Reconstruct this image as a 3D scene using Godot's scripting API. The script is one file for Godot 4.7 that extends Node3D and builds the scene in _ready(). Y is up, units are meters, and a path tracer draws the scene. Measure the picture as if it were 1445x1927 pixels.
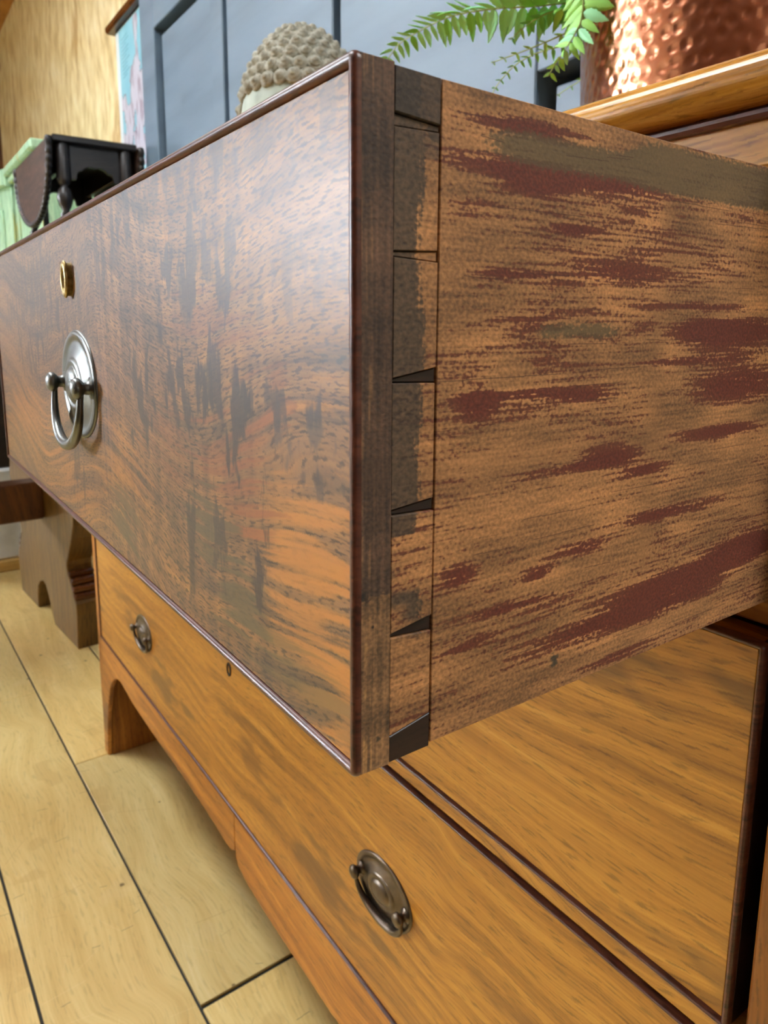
extends Node3D
# The picture is 1445 x 1927; lengths are metres; the chest's front is the plane z = 0, its right drawer edge x = 0.

const DW := 0.4649     # width of a short drawer
const DH := 0.1445     # its height
const DB := 0.5694     # height of its underside
const DZ := 0.1723     # how far it is pulled out
const DX := -0.0018    # its right side
const SW := 0.18       # depth of the drawer side that its texture covers

var M := {}
var used := {}


func _ready() -> void:
	# camera (a cropped photograph: the lens axis is not at the middle of the frame)
	var cam := Camera3D.new()
	cam.name = "camera"
	add_child(cam)
	var near := 0.02
	var lens := CameraAttributesPhysical.new()
	lens.frustum_near = near
	lens.frustum_far = 60.0
	lens.frustum_focal_length = 50.0
	lens.frustum_focus_distance = 0.21
	lens.exposure_aperture = 64.0
	cam.attributes = lens
	cam.set_frustum(1927.0 / 1341.5 * near, Vector2(47.3, -116.2) / 1341.5 * near, near, 60.0)
	var eye := Vector3(0.1129, 0.6646, 0.2489)
	cam.look_at_from_position(eye, eye + Vector3(-0.81550, -0.16987, -0.55326), Vector3.UP)
	cam.current = true
	# sky seen through the window, exposure
	var env := Environment.new()
	var sky := Sky.new()
	var sm := ProceduralSkyMaterial.new()
	sm.sky_top_color = Color(0.84, 0.90, 0.96)
	sm.sky_horizon_color = Color(0.97, 0.98, 1.0)
	sm.ground_horizon_color = Color(0.62, 0.64, 0.64)
	sm.ground_bottom_color = Color(0.42, 0.42, 0.40)
	sm.sky_energy_multiplier = 6.7
	sm.ground_energy_multiplier = 1.6
	sky.sky_material = sm
	env.background_mode = Environment.BG_SKY
	env.sky = sky
	env.tonemap_mode = Environment.TONE_MAPPER_LINEAR
	env.tonemap_exposure = 1.7
	env.sdfgi_enabled = true
	env.ssao_enabled = true
	env.ssil_enabled = true
	var we := WorldEnvironment.new()
	we.name = "world_environment"
	we.environment = env
	add_child(we)
	# ceiling lights: a glowing panel and an area light of its size just under each
	materials()
	ceiling_light(Vector3(-5.0, 0, 3.6), 1.9, "nearest the window wall")
	ceiling_light(Vector3(-3.2, 0, 1.0), 3.2, "over the aisle in front of the dresser")
	ceiling_light(Vector3(-3.2, 0, 3.2), 1.0, "in the middle of the shop's left half")
	ceiling_light(Vector3(-1.2, 0, 0.9), 3.6, "over the aisle in front of the chest")
	ceiling_light(Vector3(-1.2, 0, 3.4), 0.9, "in the middle of the shop's right half")
	ceiling_light(Vector3(1.5, 0, -0.42), 3.7, "to the right of the chest by the right wall")
	ceiling_light(Vector3(0.9, 0, 3.2), 0.8, "by the right wall, far from the chest")
	room()
	chest()
	statue_head()
	copper_pot()
	fern()
	grey_cupboard()
	blue_cupboard()
	white_plinth_box()
	dark_coffer()
	gateleg_table()
	green_dresser()
	trestle_table()
	light_blocker()


# ---------------------------------------------------------------- naming and building

func numbered(called: String) -> String:
	var n: int = used.get(called, 0)
	used[called] = n + 1
	return called if n == 0 else "%s_%03d" % [called, n]


func thing(called: String, label: String, category: String, at := Vector3.ZERO, turn := 0.0, group := "") -> Node3D:
	var o := Node3D.new()
	o.name = numbered(called)
	add_child(o)
	o.position = at
	o.rotation.y = turn
	o.set_meta("label", label)
	o.set_meta("category", category)
	if group:
		o.set_meta("group", group)
	return o


func struct(called: String, mesh: Mesh, m: Material, at := Vector3.ZERO) -> MeshInstance3D:
	var o := MeshInstance3D.new()
	o.name = called
	o.mesh = mesh
	o.material_override = m
	o.position = at
	o.set_meta("kind", "structure")
	add_child(o, true)
	return o


# a part whose mesh is given in the parent's own axes
func part(called: String, mesh: Mesh, m: Material, parent: Node3D, at := Vector3.ZERO, label := "") -> MeshInstance3D:
	var o := MeshInstance3D.new()
	o.name = called
	o.mesh = mesh
	o.material_override = m
	parent.add_child(o, true)
	o.position = at
	if label:
		o.set_meta("label", label)
	return o


# a part whose mesh is given in the room's axes
func wpart(called: String, mesh: Mesh, m: Material, parent: Node3D, label := "") -> MeshInstance3D:
	var o := part(called, mesh, m, parent, Vector3.ZERO, label)
	var t := Transform3D()
	var up: Node = parent
	while up != self:
		t = up.transform * t
		up = up.get_parent()
	o.transform = t.affine_inverse()
	return o


class MB:
	var v := PackedVector3Array()
	var n := PackedVector3Array()
	var uv := PackedVector2Array()

	func tri(a: Vector3, b: Vector3, c: Vector3, na: Vector3, nb: Vector3, nc: Vector3, ua := Vector2.ZERO, ub := Vector2.ZERO, uc := Vector2.ZERO) -> void:
		if (b - a).cross(c - a).dot(na + nb + nc) > 0.0:
			v.append_array([a, c, b])
			n.append_array([na, nc, nb])
			uv.append_array([ua, uc, ub])
		else:
			v.append_array([a, b, c])
			n.append_array([na, nb, nc])
			uv.append_array([ua, ub, uc])

	func face(p: Array, out: Vector3, u := []) -> void:
		var nn: Vector3 = (p[1] - p[0]).cross(p[2] - p[0])
		if nn.length() < 1e-14 and p.size() > 3:
			nn = (p[2] - p[0]).cross(p[3] - p[0])
		nn = nn.normalized()
		if nn.dot(out) < 0.0:
			nn = -nn
		for k in range(1, p.size() - 1):
			if u.size():
				tri(p[0], p[k], p[k + 1], nn, nn, nn, u[0], u[k], u[k + 1])
			else:
				tri(p[0], p[k], p[k + 1], nn, nn, nn)

	# a box with chamfered edges between two corners
	func box(a: Vector3, b: Vector3, ch := 0.001) -> MB:
		var lo := a.min(b)
		var hi := a.max(b)
		var c := (lo + hi) / 2.0
		var h := (hi - lo) / 2.0
		ch = minf(ch, minf(h.x, minf(h.y, h.z)) * 0.8)
		for i in 3:
			var j := (i + 1) % 3
			var k := (i + 2) % 3
			for s in [-1.0, 1.0]:
				var q := []
				for t in [[-1, -1], [1, -1], [1, 1], [-1, 1]]:
					var p := Vector3()
					p[i] = s * h[i]
					p[j] = t[0] * (h[j] - ch)
					p[k] = t[1] * (h[k] - ch)
					q.append(c + p)
				var out := Vector3()
				out[i] = s
				face(q, out)
				if ch <= 0.0:
					continue
				for s2 in [-1.0, 1.0]:
					var e := []
					for t in [[0, -1], [0, 1], [1, 1], [1, -1]]:
						var p := Vector3()
						p[i] = s * (h[i] - (ch if t[0] == 1 else 0.0))
						p[j] = s2 * (h[j] - (0.0 if t[0] == 1 else ch))
						p[k] = t[1] * (h[k] - ch)
						e.append(c + p)
					var o2 := Vector3()
					o2[i] = s
					o2[j] = s2
					face(e, o2)
		if ch > 0.0:
			for sx in [-1.0, 1.0]:
				for sy in [-1.0, 1.0]:
					for sz in [-1.0, 1.0]:
						var g := Vector3(sx, sy, sz)
						var hc := h - Vector3(ch, ch, ch)
						var q := []
						for i in 3:
							var p := g * hc
							p[i] = g[i] * h[i]
							q.append(c + p)
						face(q, g)
		return self

	# a smooth sheet of (nu + 1) x (nv + 1) points f(i / nu, j / nv)
	func grid(nu: int, nv: int, f: Callable, inside_out := false) -> MB:
		var p := []
		for i in nu + 1:
			var row := PackedVector3Array()
			for j in nv + 1:
				row.append(f.call(float(i) / nu, float(j) / nv))
			p.append(row)
		var cu: bool = p[0][0].distance_to(p[nu][0]) < 1e-7 and p[0][nv / 2].distance_to(p[nu][nv / 2]) < 1e-7
		var cv: bool = p[0][0].distance_to(p[0][nv]) < 1e-7 and p[nu / 2][0].distance_to(p[nu / 2][nv]) < 1e-7
		var q := []
		for i in nu + 1:
			var row := PackedVector3Array()
			for j in nv + 1:
				var a: Vector3 = p[i - 1][j] if i > 0 else (p[nu - 1][j] if cu else p[0][j])
				var b: Vector3 = p[i + 1][j] if i < nu else (p[1][j] if cu else p[nu][j])
				var c: Vector3 = p[i][j - 1] if j > 0 else (p[i][nv - 1] if cv else p[i][0])
				var d: Vector3 = p[i][j + 1] if j < nv else (p[i][1] if cv else p[i][nv])
				if (b - a).length() < 1e-9:
					var jj := clampi(j, 1, nv - 1)
					a = p[i - 1][jj] if i > 0 else p[nu - 1][jj]
					b = p[i + 1][jj] if i < nu else p[1][jj]
				var nn := (b - a).cross(d - c).normalized()
				row.append(-nn if inside_out else nn)
			q.append(row)
		for i in nu:
			for j in nv:
				tri(p[i][j], p[i + 1][j], p[i + 1][j + 1], q[i][j], q[i + 1][j], q[i + 1][j + 1])
				tri(p[i][j], p[i + 1][j + 1], p[i][j + 1], q[i][j], q[i + 1][j + 1], q[i][j + 1])
		return self

	# a lathe about +y: profile of (radius, height), squeezed by sx and sz
	func lathe(prof: Array, at := Vector3.ZERO, sides := 32, sx := 1.0, sz := 1.0) -> MB:
		var m := prof.size() - 1
		return grid(sides, m, func(i, j):
			var r: Vector2 = prof[roundi(j * m)]
			var a: float = -TAU * i
			return at + Vector3(r.x * cos(a) * sx, r.y, r.x * sin(a) * sz))

	func tube(path: Array, radii: Array, sides := 10, flat := 1.0) -> MB:
		var m := path.size() - 1
		var ref := Vector3(0.123, 0.9, 0.31)
		return grid(sides, m, func(i, j):
			var k := roundi(j * m)
			var d: Vector3 = (path[mini(k + 1, m)] - path[maxi(k - 1, 0)]).normalized()
			var x := d.cross(ref).normalized()
			var y := d.cross(x)
			var a: float = TAU * i
			return path[k] + radii[mini(k, radii.size() - 1)] * (x * cos(a) + y * sin(a) * flat), true)

	# an outline of 2-D points pushed along w from w0 to w1; place(x, y, w) gives the point; ch is the chamfer
	func prism(pts: PackedVector2Array, w0: float, w1: float, place: Callable, ch := 0.0) -> MB:
		if Geometry2D.is_polygon_clockwise(pts):
			pts.reverse()
		var m := pts.size()
		var inner := PackedVector2Array()
		for k in m:
			var a := (pts[k] - pts[(k + m - 1) % m]).normalized()
			var b := (pts[(k + 1) % m] - pts[k]).normalized()
			var na := Vector2(-a.y, a.x)
			var nb := Vector2(-b.y, b.x)
			var nn := (na + nb).normalized()
			inner.append(pts[k] + nn * minf(ch / maxf(nn.dot(na), 0.4), ch * 1.6))
		var mid := Vector3()
		for k in m:
			mid += place.call(pts[k].x, pts[k].y, (w0 + w1) / 2.0) / m
		var wdir: Vector3 = (place.call(pts[0].x, pts[0].y, w1) - place.call(pts[0].x, pts[0].y, w0)).normalized()
		var sgn := signf(w1 - w0)
		var tris := Geometry2D.triangulate_polygon(inner)
		for k in range(0, tris.size(), 3):
			for s in 2:
				var w: float = [w0, w1][s]
				var out := wdir * (1.0 if s == 1 else -1.0)
				tri(place.call(inner[tris[k]].x, inner[tris[k]].y, w), place.call(inner[tris[k + 1]].x, inner[tris[k + 1]].y, w), place.call(inner[tris[k + 2]].x, inner[tris[k + 2]].y, w), out, out, out)
		for k in m:
			var k2 := (k + 1) % m
			var e := pts[k2] - pts[k]
			var o2 := Vector2(e.y, -e.x)
			var o3: Vector3 = (place.call(pts[k].x + o2.x, pts[k].y + o2.y, w0) - place.call(pts[k].x, pts[k].y, w0)).normalized()
			face([place.call(pts[k].x, pts[k].y, w0 + sgn * ch), place.call(pts[k2].x, pts[k2].y, w0 + sgn * ch), place.call(pts[k2].x, pts[k2].y, w1 - sgn * ch), place.call(pts[k].x, pts[k].y, w1 - sgn * ch)], o3)
			if ch > 0.0:
				face([place.call(pts[k].x, pts[k].y, w0 + sgn * ch), place.call(pts[k2].x, pts[k2].y, w0 + sgn * ch), place.call(inner[k2].x, inner[k2].y, w0), place.call(inner[k].x, inner[k].y, w0)], o3 - wdir)
				face([place.call(pts[k].x, pts[k].y, w1 - sgn * ch), place.call(pts[k2].x, pts[k2].y, w1 - sgn * ch), place.call(inner[k2].x, inner[k2].y, w1), place.call(inner[k].x, inner[k].y, w1)], o3 + wdir)
		return self

	func done() -> ArrayMesh:
		var arr := []
		arr.resize(Mesh.ARRAY_MAX)
		arr[Mesh.ARRAY_VERTEX] = v
		arr[Mesh.ARRAY_NORMAL] = n
		arr[Mesh.ARRAY_TEX_UV] = uv
		var me := ArrayMesh.new()
		me.add_surface_from_arrays(Mesh.PRIMITIVE_TRIANGLES, arr)
		return me


func bx(a: Vector3, b: Vector3, ch := 0.001) -> ArrayMesh:
	return MB.new().box(a, b, ch).done()


func xy(x: float, y: float, w: float) -> Vector3:
	return Vector3(x, y, w)


func zy(x: float, y: float, w: float) -> Vector3:
	return Vector3(w, y, x)


func xz(x: float, y: float, w: float) -> Vector3:
	return Vector3(x, w, y)


# ---------------------------------------------------------------- textures and materials

# seamless noise as bytes; its features are about fx by fy pixels
func nz(w: int, h: int, fx: float, fy: float, sd: int, octaves := 4) -> PackedByteArray:
	var f := FastNoiseLite.new()
	f.seed = sd
	f.noise_type = FastNoiseLite.TYPE_SIMPLEX_SMOOTH
	f.fractal_octaves = octaves
	var m := minf(fx, fy)
	f.frequency = 0.5 / m
	var im := f.get_seamless_image(maxi(16, int(w * m / fx)), maxi(16, int(h * m / fy)), false, false, 0.1, true)
	im.convert(Image.FORMAT_L8)
	if im.get_width() != w or im.get_height() != h:
		im.resize(w, h, Image.INTERPOLATE_CUBIC)
	return im.get_data()


# 256 colours along a list of stops
func ramp(stops: Array) -> Array:
	var r := PackedByteArray()
	var g := PackedByteArray()
	var b := PackedByteArray()
	for i in 256:
		var t := i / 255.0 * (stops.size() - 1)
		var k := mini(int(t), stops.size() - 2)
		var c: Color = stops[k].lerp(stops[k + 1], t - k)
		r.append(c.r8)
		g.append(c.g8)
		b.append(c.b8)
	return [r, g, b]


# wood with its grain along u: figure of sx by sy pixels, bent by warp pixels, with dark pores
func wood(w: int, h: int, sd: int, stops: Array, sx: float, sy: float, warp: float, pore := 0.35, contrast := 1.0, fibres := 0.45) -> PackedByteArray:
	var wv := nz(w, h, w * 0.30, h * 0.22, sd, 2)
	var fig := nz(w, h, sx, sy, sd + 1, 4)
	var fib := nz(w, h, sx * 0.35, 2.6, sd + 2, 2)
	var por := nz(w, h, 22.0, 2.2, sd + 3, 1)
	var lut := ramp(stops)
	var lr: PackedByteArray = lut[0]
	var lg: PackedByteArray = lut[1]
	var lb: PackedByteArray = lut[2]
	var out := PackedByteArray()
	out.resize(w * h * 3)
	var o := 0
	var k := warp / 128.0
	for y in h:
		for x in w:
			var i := y * w + x
			var yy := posmod(y + int((wv[i] - 128) * k), h) * w + x
			var t := clampi(int(128.0 + ((fig[yy] - 128) * 0.75 + (fib[yy] - 128) * fibres) * contrast), 0, 255)
			var d := 1.0
			if por[yy] > 178:
				d = 1.0 - pore * minf((por[yy] - 178) / 40.0, 1.0)
			out[o] = int(lr[t] * d)
			out[o + 1] = int(lg[t] * d)
			out[o + 2] = int(lb[t] * d)
			o += 3
	return out


# ragged stains: [u, v, half width, half height (shares of the picture), colour, strength]
func stain(px: PackedByteArray, w: int, h: int, list: Array, rag: PackedByteArray, ragged := 1.3) -> void:
	for s in list:
		var c: Color = s[4]
		var x0 := maxi(0, int((s[0] - 1.6 * s[2]) * w))
		var x1 := mini(w, int((s[0] + 1.6 * s[2]) * w))
		var y0 := maxi(0, int((s[1] - 1.6 * s[3]) * h))
		var y1 := mini(h, int((s[1] + 1.6 * s[3]) * h))
		var iu: float = 1.0 / (s[2] * w)
		var iv: float = 1.0 / (s[3] * h)
		var cu: float = s[0] * w
		var cv: float = s[1] * h
		var st: float = s[5]
		var cr := c.r8
		var cg := c.g8
		var cb := c.b8
		for y in range(y0, y1):
			var dv := (y - cv) * iv
			for x in range(x0, x1):
				var du := (x - cu) * iu
				var i := y * w + x
				var a := (1.0 - sqrt(du * du + dv * dv) + (rag[i] - 128) / 128.0 * ragged) * 1.7
				if a > 0.0:
					a = minf(a, 1.0) * st
					var o := i * 3
					px[o] = int(px[o] + (cr - px[o]) * a)
					px[o + 1] = int(px[o + 1] + (cg - px[o + 1]) * a)
					px[o + 2] = int(px[o + 2] + (cb - px[o + 2]) * a)


func tex(px: PackedByteArray, w: int, h: int) -> ImageTexture:
	return ImageTexture.create_from_image(Image.create_from_data(w, h, false, Image.FORMAT_RGB8, px))


func turned(px: PackedByteArray, w: int, h: int) -> ImageTexture:
	var im := Image.create_from_data(w, h, false, Image.FORMAT_RGB8, px)
	im.rotate_90(CLOCKWISE)
	return ImageTexture.create_from_image(im)


func grey_tex(px: PackedByteArray, w: int, h: int) -> ImageTexture:
	return ImageTexture.create_from_image(Image.create_from_data(w, h, false, Image.FORMAT_L8, px))


func plain(c: Color, rough := 0.6, metal := 0.0) -> StandardMaterial3D:
	var m := StandardMaterial3D.new()
	m.albedo_color = c
	m.roughness = rough
	m.metallic = metal
	return m


func triplanar(t: Texture2D, size: float, rough := 0.5, tint := Color.WHITE, shift := Vector3.ZERO, world := false) -> StandardMaterial3D:
	var m := StandardMaterial3D.new()
	m.albedo_texture = t
	m.albedo_color = tint
	m.roughness = rough
	m.uv1_triplanar = true
	m.uv1_world_triplanar = world
	m.uv1_triplanar_sharpness = 8.0
	m.uv1_scale = Vector3.ONE / size
	m.uv1_offset = shift
	return m


func relief(m: StandardMaterial3D, t: Texture2D, cm: float) -> StandardMaterial3D:
	m.heightmap_enabled = true
	m.heightmap_texture = t
	m.heightmap_scale = cm
	return m


func materials() -> void:
	# mahogany front of the pulled-out drawer, laid out over its face (u from its left end, v from its top)
	var w := 2048
	var h := 768
	var px := front_wood(w, h)
	var m := StandardMaterial3D.new()
	m.albedo_texture = tex(px, w, h)
	m.roughness = 0.40
	m.metallic_specular = 0.5
	m.texture_repeat = false
	M.front = relief(m, grey_tex(nz(1024, 512, 14.0, 5.0, 71, 3), 1024, 512), 0.0035)
	# its worn side with remains of red stain (u from the front, v from the top)
	m = StandardMaterial3D.new()
	var sw := side_wood(1280, 1024)
	m.albedo_texture = tex(sw[0], 1280, 1024)
	m.roughness = 0.72
	m.texture_repeat = false
	M.side = relief(m, grey_tex(sw[1], 1280, 1024), 0.010)
	# honey-coloured long drawers
	px = wood(1024, 1024, 21, [Color8(124, 80, 24), Color8(160, 106, 34), Color8(184, 128, 46), Color8(204, 152, 68)], 620.0, 20.0, 26.0, 0.2, 0.95)
	var rag := nz(1024, 1024, 150.0, 40.0, 25, 4)
	stain(px, 1024, 1024, [[0.2, 0.3, 0.16, 0.05, Color8(92, 62, 30), 0.55], [0.55, 0.62, 0.2, 0.04, Color8(96, 66, 34), 0.5], [0.8, 0.2, 0.14, 0.05, Color8(104, 66, 28), 0.5], [0.4, 0.85, 0.2, 0.05, Color8(86, 60, 32), 0.45], [0.75, 0.8, 0.1, 0.03, Color8(88, 64, 34), 0.5]], rag)
	var honey := tex(px, 1024, 1024)
	M.honey = triplanar(honey, 0.36, 0.34)
	M.honey_mid = triplanar(honey, 0.36, 0.36, Color.WHITE, Vector3(0.37, 0.21, 0.1))
	M.apron = triplanar(honey, 0.5, 0.42, Color(1.02, 0.97, 0.98), Vector3(0.1, 0.55, 0.2))
	M.top = triplanar(honey, 0.30, 0.22, Color(1.0, 1.0, 0.98), Vector3(0.3, 0.07, 0.4))
	M.stile = triplanar(turned(px, 1024, 1024), 0.36, 0.45, Color(0.7, 0.6, 0.5))  # same honey wood tinted darker: shade on the right carcass side put into colour
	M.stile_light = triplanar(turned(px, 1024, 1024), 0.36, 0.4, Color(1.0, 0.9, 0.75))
	M.bare_wood = triplanar(honey, 0.4, 0.7, Color(0.92, 0.86, 0.8), Vector3(0.6, 0.3, 0.2))
	M.bare_upright = triplanar(turned(px, 1024, 1024), 0.3, 0.6, Color(0.95, 0.88, 0.8))
	# dark mahogany beading
	px = wood(512, 256, 31, [Color8(52, 26, 20), Color8(84, 46, 34), Color8(112, 68, 50)], 180.0, 10.0, 8.0, 0.3)
	M.bead = triplanar(tex(px, 512, 256), 0.08, 0.3)
	M.bead_red = triplanar(tex(px, 512, 256), 0.08, 0.34, Color(0.92, 0.84, 0.78))
	M.ebony = triplanar(tex(px, 512, 256), 0.08, 0.45, Color(0.5, 0.54, 0.58))
	# metals
	M.pewter = plain(Color(0.42, 0.43, 0.42), 0.36, 1.0)
	M.bronze = triplanar(tinted(nz(256, 256, 22.0, 22.0, 43, 4), 256, [Color8(84, 74, 64), Color8(96, 85, 74), Color8(112, 100, 86)]), 0.06, 0.36)
	M.bronze.metallic = 0.9
	M.brass = triplanar(tinted(nz(256, 256, 22.0, 22.0, 44, 4), 256, [Color8(112, 94, 54), Color8(158, 138, 88), Color8(192, 176, 128)]), 0.02, 0.35)
	M.brass.metallic = 0.9
	M.copper = plain(Color(0.79, 0.54, 0.42), 0.22, 1.0)
	M.hole = plain(Color(0.02, 0.017, 0.015), 0.8)
	# floor: pale worn maple
	var fw := 1024
	px = wood(fw, fw, 51, [Color8(188, 160, 98), Color8(208, 184, 120), Color8(220, 200, 138), Color8(230, 214, 160)], 300.0, 30.0, 40.0, 0.07, 0.8)
	scuffs(px, fw, fw)
	var floor_t := tex(px, fw, fw)
	M.boards = []
	for k in 5:
		var tint: Color = [Color(1, 1, 1), Color(0.97, 0.95, 0.92), Color(1.0, 0.98, 0.95), Color(0.94, 0.93, 0.92), Color(1.0, 0.96, 0.9)][k]
		M.boards.append(triplanar(floor_t, 0.62, 0.36, tint, Vector3(0.37 * k, 0.0, 0.23 * k), true))
	M.floor_slab = plain(Color8(52, 52, 46), 0.9)
	M.floor_far = triplanar(floor_t, 0.62, 0.4)
	# plywood wall: vertical mottled grain
	px = wood(1024, 1024, 61, [Color8(182, 156, 104), Color8(213, 193, 142), Color8(228, 213, 168), Color8(240, 231, 200)], 66.0, 26.0, 40.0, 0.08, 1.4, 0.12)
	rag = nz(1024, 1024, 90.0, 40.0, 65, 4)
	stain(px, 1024, 1024, [[0.55, 0.42, 0.1, 0.06, Color8(148, 104, 52), 0.6], [0.2, 0.8, 0.08, 0.05, Color8(160, 118, 62), 0.5], [0.85, 0.15, 0.1, 0.04, Color8(160, 122, 66), 0.5]], rag)
	M.plywood = triplanar(turned(px, 1024, 1024), 1.9, 0.55)
	M.ceiling = triplanar(tex(px, 1024, 1024), 1.6, 0.6, Color(0.82, 0.62, 0.4))
	M.brown_wall = triplanar(turned(px, 1024, 1024), 1.2, 0.6, Color(0.42, 0.28, 0.18))
	M.white_wall = triplanar(tinted(nz(256, 256, 60.0, 60.0, 66, 4), 256, [Color8(196, 194, 186), Color8(214, 212, 204)]), 1.5, 0.85)
	# painted furniture
	M.grey = triplanar(tinted(nz(512, 512, 200.0, 30.0, 67, 5), 512, [Color8(88, 106, 122), Color8(97, 117, 134), Color8(103, 123, 140)]), 0.9, 0.42)
	px = wood(512, 512, 81, [Color8(124, 168, 134), Color8(156, 200, 168), Color8(180, 216, 184), Color8(190, 210, 164)], 190.0, 22.0, 20.0, 0.15)
	rag = nz(512, 512, 60.0, 18.0, 85, 4)
	stain(px, 512, 512, [[0.3, 0.3, 0.2, 0.03, Color8(176, 172, 92), 0.7], [0.7, 0.7, 0.25, 0.04, Color8(170, 160, 88), 0.6], [0.6, 0.1, 0.12, 0.03, Color8(176, 168, 96), 0.6], [0.1, 0.8, 0.12, 0.03, Color8(212, 228, 204), 0.7]], rag)
	M.green = triplanar(turned(px, 512, 512), 0.7, 0.5)
	M.blue = StandardMaterial3D.new()
	M.blue.albedo_texture = tex(blue_paint(256, 512), 256, 512)
	M.blue.roughness = 0.55
	M.blue_plain = plain(Color8(150, 196, 208), 0.55)
	M.white_paint = triplanar(tinted(nz(256, 256, 40.0, 40.0, 91, 5), 256, [Color8(190, 192, 188), Color8(214, 216, 212), Color8(226, 227, 224)]), 0.4, 0.5)
	M.pine = triplanar(floor_t, 0.5, 0.5, Color(0.95, 0.86, 0.7))
	px = wood(512, 512, 93, [Color8(14, 11, 10), Color8(28, 22, 20), Color8(46, 38, 34)], 160.0, 18.0, 14.0, 0.4)
	M.black_oak = triplanar(tex(px, 512, 512), 0.4, 0.36)
	M.black_oak_leaf = triplanar(tex(px, 512, 512), 0.4, 0.42, Color(2.0, 1.8, 1.65))
	px = wood(512, 512, 97, [Color8(76, 52, 16), Color8(106, 76, 27), Color8(132, 98, 42)], 260.0, 18.0, 18.0, 0.3)
	M.oak = triplanar(turned(px, 512, 512), 0.4, 0.42)
	M.oak_rail = triplanar(turned(px, 512, 512), 0.4, 0.4, Color(0.75, 0.6, 0.5))
	M.oak_ridge = triplanar(tex(px, 512, 512), 0.3, 0.25, Color(0.85, 0.68, 0.68))
	# stone, plants, lamps
	M.stone = triplanar(tinted(nz(512, 512, 36.0, 36.0, 101, 5), 512, [Color8(100, 96, 80), Color8(146, 142, 126), Color8(170, 170, 156)]), 0.08, 0.85)
	M.stone_face = triplanar(tinted(nz(512, 512, 60.0, 60.0, 103, 5), 512, [Color8(140, 150, 138), Color8(164, 174, 162), Color8(176, 186, 174)]), 0.16, 0.8)
	M.leaves = []
	for c in [Color8(122, 200, 92), Color8(98, 182, 88), Color8(152, 216, 106), Color8(150, 222, 166)]:
		var lm := plain(c, 0.45)
		lm.backlight_enabled = true
		lm.backlight = Color(0.35, 0.5, 0.2)
		lm.cull_mode = BaseMaterial3D.CULL_DISABLED
		M.leaves.append(lm)
	M.stem = plain(Color8(128, 150, 70), 0.5)
	M.soil = plain(Color8(46, 34, 26), 0.95)
	M.lamp = plain(Color(0.9, 0.92, 0.95), 0.5)
	M.lamp.emission_enabled = true
	M.lamp.emission = Color(0.93, 0.97, 1.0)
	M.lamp.emission_energy_multiplier = 2.0
	M.lamp_frame = plain(Color(0.85, 0.85, 0.85), 0.5)
	var glass := plain(Color(1, 1, 1, 0.06), 0.02)
	glass.transparency = BaseMaterial3D.TRANSPARENCY_ALPHA
	M.glass = glass


func tinted(px: PackedByteArray, side: int, stops: Array) -> ImageTexture:
	var lut := ramp(stops)
	var out := PackedByteArray()
	out.resize(px.size() * 3)
	for i in px.size():
		out[i * 3] = lut[0][px[i]]
		out[i * 3 + 1] = lut[1][px[i]]
		out[i * 3 + 2] = lut[2][px[i]]
	return tex(out, side, side)


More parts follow.
